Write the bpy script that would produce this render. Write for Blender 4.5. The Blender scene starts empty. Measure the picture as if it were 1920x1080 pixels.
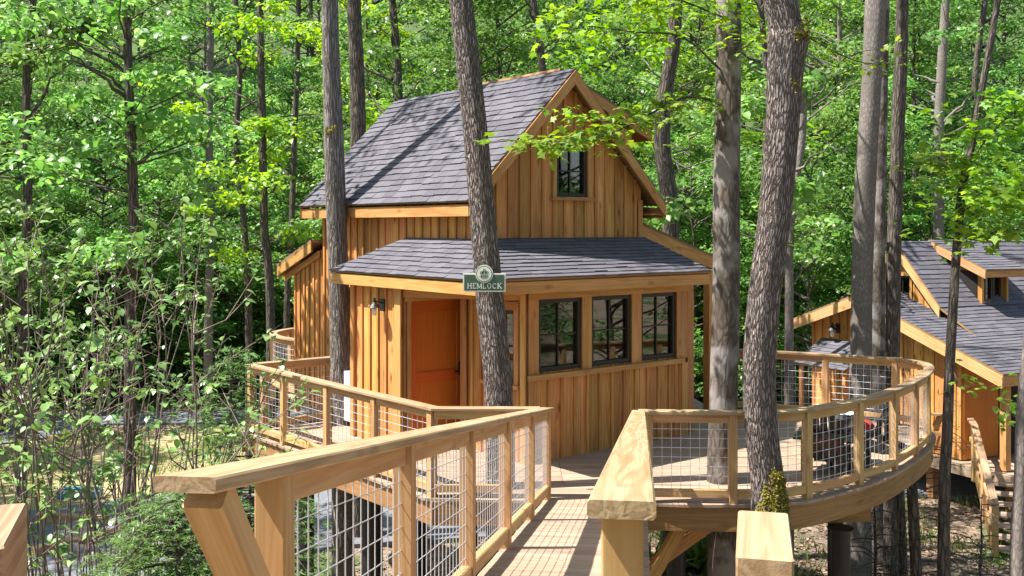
import bpy, math, random
import numpy as np
from mathutils import Vector, Matrix

random.seed(7); RNG = np.random.default_rng(11)
scene = bpy.context.scene
COL = scene.collection
R = math.radians

# ------------------------------------------------------------------ camera, sky, sun, exposure
FPX, HOR, EYE = 1925.0, 425.0, 3.0          # focal length and horizon row of a 1920x1080 frame, eye above the deck
cam_d = bpy.data.cameras.new('camera'); cam = bpy.data.objects.new('camera', cam_d); COL.objects.link(cam)
cam.location = (0, 0, EYE); cam.rotation_euler = (R(90), 0, 0)
cam_d.sensor_width = 36; cam_d.lens = FPX / 1920 * 36; cam_d.shift_y = -(540 - HOR) / 1920
cam_d.clip_start = .05; cam_d.clip_end = 1500
scene.camera = cam
SUN_EL, SUN_AZ = 58.0, -99.0                # azimuth from +Y, clockwise: the sun stands to the left
sv = Vector((math.sin(R(SUN_AZ)) * math.cos(R(SUN_EL)), math.cos(R(SUN_AZ)) * math.cos(R(SUN_EL)), math.sin(R(SUN_EL))))
w = bpy.data.worlds.new('World'); scene.world = w; w.use_nodes = True
nt = w.node_tree; nt.nodes.clear()
sky = nt.nodes.new('ShaderNodeTexSky'); sky.sky_type = 'NISHITA'; sky.sun_disc = False
sky.sun_elevation = R(SUN_EL); sky.sun_rotation = R(SUN_AZ); sky.air_density = 1.0; sky.dust_density = 1.5; sky.ozone_density = 1.0
bg = nt.nodes.new('ShaderNodeBackground'); bg.inputs[1].default_value = 0.088
wo = nt.nodes.new('ShaderNodeOutputWorld'); nt.links.new(sky.outputs[0], bg.inputs[0]); nt.links.new(bg.outputs[0], wo.inputs[0])
sl = bpy.data.lights.new('sun', 'SUN'); sl.energy = 5.0; sl.angle = R(.55); sl.color = (1, .965, .905)
so = bpy.data.objects.new('sun', sl); COL.objects.link(so); so.rotation_euler = sv.to_track_quat('Z', 'Y').to_euler()
scene.view_settings.view_transform = 'Standard'; scene.view_settings.look = 'None'
scene.view_settings.gamma = 1; scene.view_settings.exposure = 1.28
scene.render.engine = 'CYCLES'
scene.cycles.max_bounces = 5; scene.cycles.diffuse_bounces = 2; scene.cycles.glossy_bounces = 3; scene.cycles.transmission_bounces = 3; scene.cycles.transparent_max_bounces = 8

def px(x, y, Y):                            # a point at depth Y seen at photo pixel x, y
    return Vector(((x - 960) / FPX * Y, Y, EYE - (y - HOR) / FPX * Y))
def pz(x, y, z):                            # a point at height z
    return px(x, y, (EYE - z) * FPX / (y - HOR))

# ------------------------------------------------------------------ objects
WM = {}
def link(o, parent=None, M=None):
    M = M or Matrix.Identity(4); WM[o.name] = M
    COL.objects.link(o)
    if parent:
        o.parent = parent; o.matrix_basis = WM[parent.name].inverted() @ M
    else: o.matrix_basis = M
    return o
def tag(o, label=None, cat=None, group=None, kind=None):
    if label: o['label'] = label
    if cat: o['category'] = cat
    if group: o['group'] = group
    if kind: o['kind'] = kind
    return o
def thing(name, label, cat, loc=(0, 0, 0), group=None):
    o = bpy.data.objects.new(name, None); o.empty_display_size = .2
    link(o, None, Matrix.Translation(Vector(loc))); return tag(o, label, cat, group)

class MB:
    """collects faces; gc = grain coordinates (along, across, through) of each vertex"""
    def __init__(s): s.v = []; s.f = []; s.g = []
    def add(s, vs, fs, gs=None):
        n = len(s.v); s.v += [tuple(v) for v in vs]; s.f += [tuple(i + n for i in f) for f in fs]
        s.g += [tuple(g) for g in (gs or vs)]
    def box(s, x0, x1, y0, y1, z0, z1, c=0, M=None, grain='x'):
        """box, long edges along x chamfered by c"""
        if c > 0:
            pr = [(y0 + c, z0), (y1 - c, z0), (y1, z0 + c), (y1, z1 - c), (y1 - c, z1), (y0 + c, z1), (y0, z1 - c), (y0, z0 + c)]
        else: pr = [(y0, z0), (y1, z0), (y1, z1), (y0, z1)]
        k = len(pr); vs = [(x0, a, b) for a, b in pr] + [(x1, a, b) for a, b in pr]
        fs = [(i, (i + 1) % k, k + (i + 1) % k, k + i) for i in range(k)] + [tuple(range(k))[::-1], tuple(range(k, 2 * k))]
        gs = vs if grain == 'x' else [(v[1], v[2], v[0]) for v in vs] if grain == 'y' else [(v[2], v[0], v[1]) for v in vs]
        if M: vs = [tuple(M @ Vector(v)) for v in vs]
        s.add(vs, fs, gs)
    def prism(s, poly, d, grain=None):
        """3-D polygon extruded by the vector d"""
        p = [Vector(q) for q in poly]; d = Vector(d); k = len(p)
        vs = p + [q + d for q in p]
        fs = [(i, (i + 1) % k, k + (i + 1) % k, k + i) for i in range(k)] + [tuple(range(k))[::-1], tuple(range(k, 2 * k))]
        if grain:
            a = Vector(grain).normalized(); n = d.normalized(); b = n.cross(a)
            gs = [(v.dot(a), v.dot(b), v.dot(n)) for v in vs]
        else: gs = vs
        s.add(vs, fs, gs)
    def tube(s, pts, rads, sides=8, caps=True):
        pts = [Vector(p) for p in pts]; n = len(s.v); L = 0; ref = Vector((.31, .17, .93))
        vs = []; gs = []
        for i, p in enumerate(pts):
            t = (pts[min(i + 1, len(pts) - 1)] - pts[max(i - 1, 0)]).normalized()
            if i: L += (p - pts[i - 1]).length
            a = t.cross(Vector((0, 1, 0)) if abs(t.y) < .9 else Vector((1, 0, 0))).normalized(); b = t.cross(a)
            for k in range(sides):
                th = 2 * math.pi * k / sides
                vs.append(p + (a * math.cos(th) + b * math.sin(th)) * rads[i]); gs.append((L, rads[i] * math.cos(th), rads[i] * math.sin(th)))
        fs = []
        for i in range(len(pts) - 1):
            for k in range(sides):
                fs.append((i * sides + k, i * sides + (k + 1) % sides, (i + 1) * sides + (k + 1) % sides, (i + 1) * sides + k))
        if caps: fs += [tuple(range(sides))[::-1], tuple(range((len(pts) - 1) * sides, len(pts) * sides))]
        s.add(vs, fs, gs)
    def lathe(s, prof, o=(0, 0, 0), sides=16):
        o = Vector(o); vs = []; m = len(prof)
        for r, z in prof:
            for k in range(sides):
                th = 2 * math.pi * k / sides; vs.append(o + Vector((r * math.cos(th), r * math.sin(th), z)))
        fs = [(i * sides + k, i * sides + (k + 1) % sides, (i + 1) * sides + (k + 1) % sides, (i + 1) * sides + k) for i in range(m - 1) for k in range(sides)]
        fs += [tuple(range(sides))[::-1], tuple(range((m - 1) * sides, m * sides))]
        s.add(vs, fs)
    def mesh(s, name, mat, smooth=False):
        me = bpy.data.meshes.new(name); me.from_pydata(s.v, [], s.f)
        a = me.attributes.new('gc', 'FLOAT_VECTOR', 'POINT'); a.data.foreach_set('vector', np.array(s.g, 'f').ravel())
        me.materials.append(mat)
        if smooth: me.shade_smooth()
        return me
    def build(s, name, mat, parent=None, M=None, smooth=False):
        return link(bpy.data.objects.new(name, s.mesh(name, mat, smooth)), parent, M)

def frame(o, x, y=None, z=None):
    """matrix with origin o and given x axis; z hint up"""
    x = Vector(x).normalized()
    z = Vector(z or (0, 0, 1)); y = z.cross(x).normalized(); z = x.cross(y)
    M = Matrix.Identity(4)
    for i in range(3): M[i][0], M[i][1], M[i][2], M[i][3] = x[i], y[i], z[i], Vector(o)[i]
    return M
MCACHE = {}
def beam(name, p0, p1, wd, ht, mat, parent, c=.004, up=(0, 0, 1), z0=None):
    """timber from p0 to p1, wd across, ht in the up direction; top face on the line when z0 is None -> centred"""
    p0, p1 = Vector(p0), Vector(p1); L = (p1 - p0).length
    lo = -ht / 2 if z0 is None else z0
    key = (round(L, 4), wd, ht, c, round(lo, 4), mat.name)
    me = MCACHE.get(key)
    if not me:
        b = MB(); b.box(0, L, -wd / 2, wd / 2, lo, lo + ht, c); me = MCACHE[key] = b.mesh(name, mat)
    return link(bpy.data.objects.new(name, me), parent, frame(p0, p1 - p0, z=up))

# ------------------------------------------------------------------ materials
def new_mat(name):
    m = bpy.data.materials.new(name); m.use_nodes = True; nt = m.node_tree
    b = nt.nodes['Principled BSDF']
    return m, nt, b
def N(nt, t, **k):
    n = nt.nodes.new(t)
    for a, b in k.items():
        if a.startswith('i_'):
            key = a[2:]; n.inputs[int(key) if key.isdigit() else key].default_value = b
        else: setattr(n, a, b)
    return n
def ramp(nt, stops):
    n = nt.nodes.new('ShaderNodeValToRGB'); cr = n.color_ramp
    while len(cr.elements) < len(stops): cr.elements.new(.5)
    for e, (p, c) in zip(cr.elements, stops): e.position = p; e.color = (*c, 1)
    return n
def vmath(nt, op, a, b=None):
    n = N(nt, 'ShaderNodeVectorMath', operation=op)
    for i, q in enumerate((a, b)):
        if q is None: continue
        if isinstance(q, tuple): n.inputs[i].default_value = q
        else: nt.links.new(q, n.inputs[i])
    return n.outputs[0]
def math_(nt, op, a, b=None, clamp=False):
    n = N(nt, 'ShaderNodeMath', operation=op, use_clamp=clamp)
    for i, q in enumerate((a, b)):
        if q is None: continue
        if isinstance(q, (int, float)): n.inputs[i].default_value = q
        else: nt.links.new(q, n.inputs[i])
    return n.outputs[0]

def wood(name, dark, mid, light, knot=.5, rough=.62, var=.22, bump=.25, gloss=.3, ring=.14):
    m, nt, b = new_mat(name); L = nt.links.new
    at = N(nt, 'ShaderNodeAttribute', attribute_name='gc'); oi = N(nt, 'ShaderNodeObjectInfo')
    off = N(nt, 'ShaderNodeCombineXYZ'); r50 = math_(nt, 'MULTIPLY', oi.outputs['Random'], 53.0)
    L(r50, off.inputs[0]); L(math_(nt, 'MULTIPLY', oi.outputs['Random'], 17.0), off.inputs[1]); L(math_(nt, 'MULTIPLY', oi.outputs['Random'], 29.0), off.inputs[2])
    pos = vmath(nt, 'ADD', at.outputs['Vector'], off.outputs[0])
    # growth rings: distance field stretched along the grain, warped
    p1 = vmath(nt, 'MULTIPLY', pos, (.4, 9.0, 9.0))
    n1 = N(nt, 'ShaderNodeTexNoise', i_Scale=1.0, i_Detail=3.0, i_Roughness=.5, i_Distortion=.6); L(p1, n1.inputs['Vector'])
    rings = math_(nt, 'SINE', math_(nt, 'MULTIPLY', n1.outputs['Fac'], 46.0))
    p2 = vmath(nt, 'MULTIPLY', pos, (3.0, 130.0, 130.0))
    n2 = N(nt, 'ShaderNodeTexNoise', i_Scale=1.0, i_Detail=4.0, i_Roughness=.65); L(p2, n2.inputs['Vector'])
    p3 = vmath(nt, 'MULTIPLY', pos, (.9, 3.0, 3.0))
    n3 = N(nt, 'ShaderNodeTexNoise', i_Scale=1.0, i_Detail=3.0); L(p3, n3.inputs['Vector'])
    f = math_(nt, 'ADD', math_(nt, 'MULTIPLY', rings, ring), math_(nt, 'MULTIPLY', n2.outputs['Fac'], .45))
    f = math_(nt, 'ADD', f, math_(nt, 'MULTIPLY', n3.outputs['Fac'], .65)); f = math_(nt, 'SUBTRACT', f, .06, True)
    cr = ramp(nt, [(.1, dark), (.5, mid), (.85, light)]); L(f, cr.inputs[0])
    # knots
    p4 = vmath(nt, 'MULTIPLY', pos, (2.1, 5.2, 5.2))
    vo = N(nt, 'ShaderNodeTexVoronoi', i_Scale=1.0, i_Randomness=1.0); L(p4, vo.inputs['Vector'])
    kn = N(nt, 'ShaderNodeMapRange', i_1=.06, i_2=.21, i_3=1.0, i_4=0.0); L(vo.outputs['Distance'], kn.inputs[0])
    km = math_(nt, 'MULTIPLY', kn.outputs[0], knot)
    mx = N(nt, 'ShaderNodeMix', data_type='RGBA'); L(km, mx.inputs[0]); L(cr.outputs[0], mx.inputs[6]); mx.inputs[7].default_value = (dark[0] * .35, dark[1] * .25, dark[2] * .2, 1)
    hs = N(nt, 'ShaderNodeHueSaturation'); L(mx.outputs[2], hs.inputs['Color'])
    L(math_(nt, 'ADD', math_(nt, 'MULTIPLY', oi.outputs['Random'], var), 1 - var * .5), hs.inputs['Value'])
    h2 = math_(nt, 'FRACT', math_(nt, 'MULTIPLY', oi.outputs['Random'], 7.31))
    L(math_(nt, 'ADD', math_(nt, 'MULTIPLY', h2, .022), .489), hs.inputs['Hue'])
    L(hs.outputs[0], b.inputs['Base Color'])
    b.inputs['Roughness'].default_value = rough; b.inputs['Specular IOR Level'].default_value = gloss
    bp = N(nt, 'ShaderNodeBump', i_Strength=bump, i_Distance=.004); L(f, bp.inputs['Height']); L(bp.outputs[0], b.inputs['Normal'])
    return m
def plain(name, col, rough=.5, metal=0, spec=.5, var=0, nscale=0, ncol=None, bump=0):
    m, nt, b = new_mat(name); b.inputs['Roughness'].default_value = rough; b.inputs['Metallic'].default_value = metal
    b.inputs['Specular IOR Level'].default_value = spec; b.inputs['Base Color'].default_value = (*col, 1)
    if nscale:
        tc = N(nt, 'ShaderNodeTexCoord'); n = N(nt, 'ShaderNodeTexNoise', i_Scale=nscale, i_Detail=5.0); nt.links.new(tc.outputs['Object'], n.inputs['Vector'])
        cr = ramp(nt, [(.3, col), (.7, ncol or tuple(c * 1.4 for c in col))]); nt.links.new(n.outputs['Fac'], cr.inputs[0]); nt.links.new(cr.outputs[0], b.inputs['Base Color'])
        if bump:
            bp = N(nt, 'ShaderNodeBump', i_Strength=bump, i_Distance=.02); nt.links.new(n.outputs['Fac'], bp.inputs['Height']); nt.links.new(bp.outputs[0], b.inputs['Normal'])
    return m
def leaf_mat(name, c0, c1, c2, trans=.4, rough=.45, spec=.4):
    m, nt, b = new_mat(name); L = nt.links.new
    g = N(nt, 'ShaderNodeNewGeometry'); oi = N(nt, 'ShaderNodeObjectInfo')
    cr = ramp(nt, [(.0, c0), (.5, c1), (1, c2)]); L(g.outputs['Random Per Island'], cr.inputs[0])
    hs = N(nt, 'ShaderNodeHueSaturation'); L(cr.outputs[0], hs.inputs['Color'])
    L(math_(nt, 'ADD', math_(nt, 'MULTIPLY', oi.outputs['Random'], .5), .75), hs.inputs['Value'])
    L(math_(nt, 'ADD', math_(nt, 'MULTIPLY', math_(nt, 'FRACT', math_(nt, 'MULTIPLY', oi.outputs['Random'], 9.7)), .03), .487), hs.inputs['Hue'])
    L(hs.outputs[0], b.inputs['Base Color']); b.inputs['Roughness'].default_value = rough; b.inputs['Specular IOR Level'].default_value = spec
    t = N(nt, 'ShaderNodeBsdfTranslucent'); h3 = N(nt, 'ShaderNodeHueSaturation', i_Hue=.488, i_Saturation=1.1, i_Value=1.35)
    L(hs.outputs[0], h3.inputs['Color']); L(h3.outputs[0], t.inputs['Color'])
    mx = N(nt, 'ShaderNodeMixShader'); mx.inputs[0].default_value = trans
    L(b.outputs[0], mx.inputs[1]); L(t.outputs[0], mx.inputs[2]); L(mx.outputs[0], nt.nodes['Material Output'].inputs[0])
    return m
def bark(name, dark, light, sx=26., sz=5., bump=1., moss=0, patch=None, dist=.03):
    """furrowed bark: cells stretched along the trunk; grain coordinates run (length, around, around)"""
    m, nt, b = new_mat(name); L = nt.links.new
    at = N(nt, 'ShaderNodeAttribute', attribute_name='gc')
    wn = N(nt, 'ShaderNodeTexNoise', i_Scale=6.0, i_Detail=3.0); L(at.outputs['Vector'], wn.inputs['Vector'])
    wv = vmath(nt, 'MULTIPLY', vmath(nt, 'SUBTRACT', wn.outputs['Color'], (.5, .5, .5)), (.1, .05, .05))
    pos = vmath(nt, 'ADD', at.outputs['Vector'], wv)
    p = vmath(nt, 'MULTIPLY', pos, (sz, sx, sx))
    vo = N(nt, 'ShaderNodeTexVoronoi', feature='DISTANCE_TO_EDGE', i_Scale=1.0); L(p, vo.inputs['Vector'])
    n2 = N(nt, 'ShaderNodeTexNoise', i_Scale=1.0, i_Detail=5.0, i_Roughness=.65); L(vmath(nt, 'MULTIPLY', pos, (sz * 2.2, sx * 2, sx * 2)), n2.inputs['Vector'])
    n3 = N(nt, 'ShaderNodeTexNoise', i_Scale=2.2, i_Detail=4.0); L(pos, n3.inputs['Vector'])
    e = N(nt, 'ShaderNodeMapRange', i_1=0.0, i_2=.28, i_3=0.0, i_4=1.0); L(vo.outputs['Distance'], e.inputs[0])
    h = math_(nt, 'ADD', math_(nt, 'MULTIPLY', e.outputs[0], .65), math_(nt, 'MULTIPLY', n2.outputs['Fac'], .45))
    cr = ramp(nt, [(.12, dark), (.5, tuple((a + c) / 2 for a, c in zip(dark, light))), (.95, light)]); L(h, cr.inputs[0])
    col = cr.outputs[0]
    if patch:
        mk = N(nt, 'ShaderNodeMapRange', i_1=.5, i_2=.6, i_3=0.0, i_4=.75); L(n3.outputs['Fac'], mk.inputs[0])
        mx = N(nt, 'ShaderNodeMix', data_type='RGBA'); L(mk.outputs[0], mx.inputs[0]); L(col, mx.inputs[6]); mx.inputs[7].default_value = (*patch, 1); col = mx.outputs[2]
    L(col, b.inputs['Base Color']); b.inputs['Roughness'].default_value = .85; b.inputs['Specular IOR Level'].default_value = .2
    bp = N(nt, 'ShaderNodeBump', i_Strength=bump, i_Distance=dist); L(h, bp.inputs['Height']); L(bp.outputs[0], b.inputs['Normal'])
    return m

CEDAR = wood('cedar_siding', (.35, .135, .036), (.56, .262, .078), (.70, .375, .135), knot=.85, var=.55)
CEDAR2 = wood('cedar_batten', (.33, .125, .034), (.51, .225, .063), (.63, .31, .10), knot=.4, var=.4)
TRIM = wood('cedar_trim', (.34, .15, .045), (.51, .25, .085), (.62, .34, .135), knot=.45, var=.25)
PINE = wood('new_pine_rail', (.36, .185, .07), (.50, .30, .13), (.60, .40, .205), knot=.5, var=.2)
CAPW = wood('weathered_pine_cap', (.235, .14, .065), (.38, .252, .142), (.465, .335, .205), knot=.45, var=.14, bump=.5, ring=.17)
DECKW = wood('deck_board', (.26, .175, .115), (.37, .27, .19), (.44, .34, .25), knot=.25, var=.24, bump=.4)
BEAMW = wood('beam_timber', (.20, .10, .036), (.28, .155, .06), (.36, .215, .09), knot=.3, var=.2)
DOORM = wood('stained_door', (.50, .105, .016), (.58, .135, .022), (.64, .16, .03), knot=.0, var=.05, rough=.45)
FRAMEM = plain('dark_bronze_frame', (.03, .021, .016), .45, spec=.4)
BLACKM = plain('black_steel', (.008, .008, .009), .5, nscale=6, ncol=(.014, .013, .013))
BLACKP = plain('black_poly_lumber', (.012, .012, .014), .45, nscale=30, ncol=(.022, .022, .025))
WIREM = plain('galvanised_wire', (.66, .66, .70), .4, metal=.35, spec=.5)
GALV = plain('brushed_steel', (.62, .64, .66), .3, metal=1, nscale=12, ncol=(.5, .52, .55))
ACM = plain('enamel_light_grey', (.60, .62, .63), .45, nscale=4, ncol=(.66, .67, .68))
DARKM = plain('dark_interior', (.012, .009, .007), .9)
REDM = plain('red_cushion_cloth', (.50, .035, .018), .8, nscale=40, ncol=(.60, .06, .03))
SIGNG = plain('sign_green_paint', (.052, .098, .062), .5, nscale=12, ncol=(.065, .115, .073))
SIGNC = plain('sign_cream_paint', (.72, .74, .62), .5, nscale=20, ncol=(.78, .79, .68))
BULB = plain('lamp_glass', (.75, .72, .66), .08, spec=.6)
BLUEM = plain('blue_plastic', (.05, .28, .36), .4, nscale=6, ncol=(.06, .32, .40))
def glass_mat():
    m, nt, b = new_mat('window_glass'); L = nt.links.new
    b.inputs['Base Color'].default_value = (.004, .004, .005, 1); b.inputs['Roughness'].default_value = .015
    b.inputs['Specular IOR Level'].default_value = .75; b.inputs['IOR'].default_value = 1.52
    t = N(nt, 'ShaderNodeBsdfTransparent'); t.inputs[0].default_value = (.75, .78, .76, 1)
    gl = N(nt, 'ShaderNodeBsdfGlossy'); gl.inputs['Roughness'].default_value = .012
    lw = N(nt, 'ShaderNodeFresnel', i_IOR=1.5); f = math_(nt, 'MULTIPLY', lw.outputs[0], .42, True)
    mx = N(nt, 'ShaderNodeMixShader'); L(f, mx.inputs[0]); L(t.outputs[0], mx.inputs[1]); L(gl.outputs[0], mx.inputs[2])
    L(mx.outputs[0], nt.nodes['Material Output'].inputs[0]); return m
GLASS = glass_mat()
def shingle_mat():
    m, nt, b = new_mat('asphalt_shingle'); L = nt.links.new
    oi = N(nt, 'ShaderNodeObjectInfo'); g = N(nt, 'ShaderNodeNewGeometry'); tc = N(nt, 'ShaderNodeAttribute', attribute_name='gc')
    r = math_(nt, 'FRACT', math_(nt, 'ADD', math_(nt, 'MULTIPLY', oi.outputs['Random'], 3.7), g.outputs['Random Per Island']))
    n = N(nt, 'ShaderNodeTexNoise', i_Scale=140.0, i_Detail=3.0); L(tc.outputs['Vector'], n.inputs['Vector'])
    n2 = N(nt, 'ShaderNodeTexNoise', i_Scale=5.0, i_Detail=3.0); L(tc.outputs['Vector'], n2.inputs['Vector'])
    f = math_(nt, 'ADD', math_(nt, 'MULTIPLY', r, .27), math_(nt, 'MULTIPLY', n.outputs['Fac'], .55)); f = math_(nt, 'ADD', f, math_(nt, 'MULTIPLY', n2.outputs['Fac'], .2))
    cr = ramp(nt, [(.12, (.072, .068, .080)), (.5, (.118, .112, .128)), (.9, (.185, .175, .192))]); L(f, cr.inputs[0]); L(cr.outputs[0], b.inputs['Base Color'])
    b.inputs['Roughness'].default_value = .95; b.inputs['Specular IOR Level'].default_value = .12
    bp = N(nt, 'ShaderNodeBump', i_Strength=.5, i_Distance=.004); L(n.outputs['Fac'], bp.inputs['Height']); L(bp.outputs[0], b.inputs['Normal'])
    return m
SHING = shingle_mat()
BARK_A = bark('deep_furrowed_bark', (.04, .027, .022), (.36, .30, .27), sx=42, sz=6.0, bump=1.0, dist=.05)
BARK_B = bark('grey_furrowed_bark', (.055, .042, .036), (.36, .32, .29), sx=34, sz=2.6, bump=1.0, dist=.03)
BARK_C = bark('smooth_blotched_bark', (.05, .04, .032), (.15, .12, .095), sx=16, sz=5, bump=.5, patch=(.29, .26, .24), dist=.012)
BARK_D = bark('dark_forest_bark', (.035, .028, .023), (.17, .14, .115), sx=20, sz=3, bump=.8)
BARK_E = bark('pale_forest_bark', (.125, .105, .092), (.27, .235, .21), sx=24, sz=9, bump=.35, patch=(.17, .145, .125), dist=.012)
STEMM = bark('shrub_stem_bark', (.10, .07, .055), (.30, .235, .20), sx=60, sz=12, bump=.4, dist=.008)
LEAF_F = leaf_mat('forest_leaf', (.08, .185, .035), (.155, .32, .07), (.27, .44, .13), trans=.5, rough=.38, spec=.5)
LEAF_C = leaf_mat('cool_forest_leaf', (.07, .165, .033), (.13, .275, .055), (.235, .40, .11), trans=.45, rough=.33, spec=.6)
LEAF_Y = leaf_mat('young_maple_leaf', (.13, .26, .02), (.24, .40, .035), (.36, .50, .07), trans=.5)
LEAF_S = leaf_mat('broad_shrub_leaf', (.09, .18, .045), (.155, .29, .075), (.24, .38, .13), trans=.3, rough=.32, spec=.6)
LEAF_H = leaf_mat('hemlock_needle', (.07, .15, .04), (.12, .24, .06), (.20, .34, .10), trans=.35)
LEAF_G = leaf_mat('grey_hemlock_needle', (.06, .085, .05), (.11, .145, .085), (.19, .22, .13), trans=.2)
GRASSM = leaf_mat('grass_blade', (.06, .12, .015), (.12, .20, .03), (.22, .30, .07), trans=.3)
MOSSM = leaf_mat('moss_tuft', (.10, .10, .012), (.21, .19, .02), (.33, .28, .04), trans=.15, rough=.9)
LITTER = leaf_mat('dead_leaf', (.16, .10, .06), (.27, .18, .12), (.42, .31, .23), trans=.05, rough=.8)
# ------------------------------------------------------------------ setting: terrain, road, lawn
def hsh(x, y, s=1.0):
    return (np.sin(x * 1.3 * s + 1.7) * np.cos(y * 1.1 * s + .6) + .5 * np.sin(x * 2.9 * s + y * 2.3 * s) + .25 * np.sin(x * 6.1 * s - y * 5.3 * s))
G0 = -3.4
def gz(x, y):
    x = np.asarray(x, float); y = np.asarray(y, float)
    t = np.clip(y - 37, 0, None)
    return G0 + .42 * t * t / (t + 9) + .22 * hsh(x, y, .25) * np.clip((y - 30) / 20, 0, 1) + .03 * hsh(x, y, 1.1)
def terrain():
    xs = np.linspace(-150, 150, 151); ys = np.concatenate([np.linspace(-40, 60, 101), np.linspace(62, 260, 60)])
    X, Y = np.meshgrid(xs, ys); Z = gz(X, Y); nx = len(xs)
    v = np.stack([X, Y, Z], -1).reshape(-1, 3)
    b = MB(); b.v = [tuple(q) for q in v]; b.g = b.v
    b.f = [(j * nx + i, j * nx + i + 1, (j + 1) * nx + i + 1, (j + 1) * nx + i) for j in range(len(ys) - 1) for i in range(nx - 1)]
    m, nt, bs = new_mat('forest_floor'); L = nt.links.new
    tc = N(nt, 'ShaderNodeTexCoord')
    a = N(nt, 'ShaderNodeTexNoise', i_Scale=.35, i_Detail=6.0); L(tc.outputs['Object'], a.inputs['Vector'])
    c = N(nt, 'ShaderNodeTexNoise', i_Scale=9.0, i_Detail=6.0, i_Roughness=.7); L(tc.outputs['Object'], c.inputs['Vector'])
    c1 = ramp(nt, [(.35, (.13, .085, .055)), (.5, (.24, .17, .12)), (.68, (.38, .29, .22))]); L(c.outputs['Fac'], c1.inputs[0])
    c2 = ramp(nt, [(.3, (.03, .06, .012)), (.7, (.09, .14, .03))]); L(c.outputs['Fac'], c2.inputs[0])
    sx_ = N(nt, 'ShaderNodeSeparateXYZ'); L(tc.outputs['Object'], sx_.inputs[0]); hill = N(nt, 'ShaderNodeMapRange', i_1=33.0, i_2=44.0, i_3=0.0, i_4=.35); L(sx_.outputs[1], hill.inputs[0])
    mk = N(nt, 'ShaderNodeMapRange', i_1=.52, i_2=.62); L(math_(nt, 'ADD', a.outputs['Fac'], hill.outputs[0]), mk.inputs[0])
    mx = N(nt, 'ShaderNodeMix', data_type='RGBA'); L(mk.outputs[0], mx.inputs[0]); L(c1.outputs[0], mx.inputs[6]); L(c2.outputs[0], mx.inputs[7])
    L(mx.outputs[2], bs.inputs['Base Color']); bs.inputs['Roughness'].default_value = .95
    bp = N(nt, 'ShaderNodeBump', i_Strength=.8, i_Distance=.06); L(c.outputs['Fac'], bp.inputs['Height']); L(bp.outputs[0], bs.inputs['Normal'])
    tag(b.build('ground', m, smooth=True), kind='structure')
terrain()
ROADM = plain('pale_asphalt', (.12, .125, .145), .9, nscale=14, ncol=(.20, .205, .23), bump=.3)
SANDM = plain('sandy_soil', (.42, .31, .18), .95, nscale=.7, ncol=(.26, .26, .09), bump=.4)
def ground_sheet(name, pts, dz, mat, sub=1):
    """flat sheet given by photo pixels on the ground"""
    P = [pz(x, y, G0) for x, y in pts]; b = MB()
    top = [Vector((p.x, p.y, G0 + dz)) for p in P]
    b.prism(top, (0, 0, -.25)); return tag(b.build(name, mat), kind='structure')
ground_sheet('lawn', [(-60, 985), (420, 940), (520, 860), (500, 800), (210, 812), (-80, 850)], .075, SANDM)
ground_sheet('road', [(-300, 1100), (-100, 985), (60, 965), (330, 932), (640, 925), (980, 918), (1300, 915), (1300, 985), (980, 1010), (660, 1030), (430, 1060), (250, 1150)], .1, ROADM)
ground_sheet('lane', [(-200, 845), (-60, 845), (120, 822), (200, 800), (560, 795), (1000, 795), (1000, 778), (500, 775), (180, 780), (-200, 790)], .1, ROADM)
ground_sheet('drive', [(1560, 800), (1720, 790), (1990, 800), (1990, 900), (1860, 940), (1700, 930), (1560, 900)], .08, ROADM)

# ------------------------------------------------------------------ decks and ramp
U = Vector((.785, .620, 0)).normalized(); V = Vector((-.620, .785, 0)).normalized()
A0 = Vector((.169, 13.01, 0))                       # near corner of the cabin on the deck
def HP(u, v, z=0): return A0 + U * u + V * v + Vector((0, 0, z))
K1, K2, K3 = Vector((-3.83, 14.98, 0)), Vector((-.86, 11.38, 0)), Vector((.41, 11.36, 0))
K4 = K1 + U * 2.9
CURVE = [(1.38, 11.20), (2.45, 11.14), (3.03, 11.22), (3.65, 11.62), (4.36, 12.26), (5.02, 13.08), (5.60, 13.95), (5.98, 14.72), (6.05, 15.22), (5.85, 15.62), (5.38, 15.92), (4.6, 16.35), (3.25, 16.95)]
def smooth_path(P, n=6):
    P = [Vector((*p, 0)) if len(p) == 2 else Vector(p) for p in P]; out = []
    for i in range(len(P) - 1):
        p0, p1, p2, p3 = P[max(i - 1, 0)], P[i], P[i + 1], P[min(i + 2, len(P) - 1)]
        for k in range(n):
            t = k / n
            out.append(.5 * ((2 * p1) + (p2 - p0) * t + (2 * p0 - 5 * p1 + 4 * p2 - p3) * t * t + (3 * p1 - p0 - 3 * p2 + p3) * t ** 3))
    return out + [P[-1]]
CP = [Vector((1.38, 11.20, 0))] + smooth_path(CURVE[1:], 5)
def offset(path, d):
    out = []
    for i, p in enumerate(path):
        t = (path[min(i + 1, len(path) - 1)] - path[max(i - 1, 0)]).normalized(); out.append(p + Vector((t.y, -t.x, 0)) * d)
    return out
rim_r = offset(CP, .09); rim_l = [K4 + Vector((-.05, .1, 0)), K1 + Vector((-.1, .0, 0)), K2 + Vector((-.05, -.09, 0)), K3 + Vector((0, -.09, 0))]
rear = [Vector((3.0, 19.5, 0)), Vector((-3.9, 20.3, 0)), Vector((-4.55, 19.6, 0)), Vector((-4.1, 18.5, 0)), HP(-.4, 5.2), HP(-.3, 4.4)]
outline = rim_l[1:] + rim_r + rear + [rim_l[0]]
deck = thing('treehouse_deck', 'raised timber deck wrapping round the wooden cabin with a curved right end', 'deck', (1, 14, 0))
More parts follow.
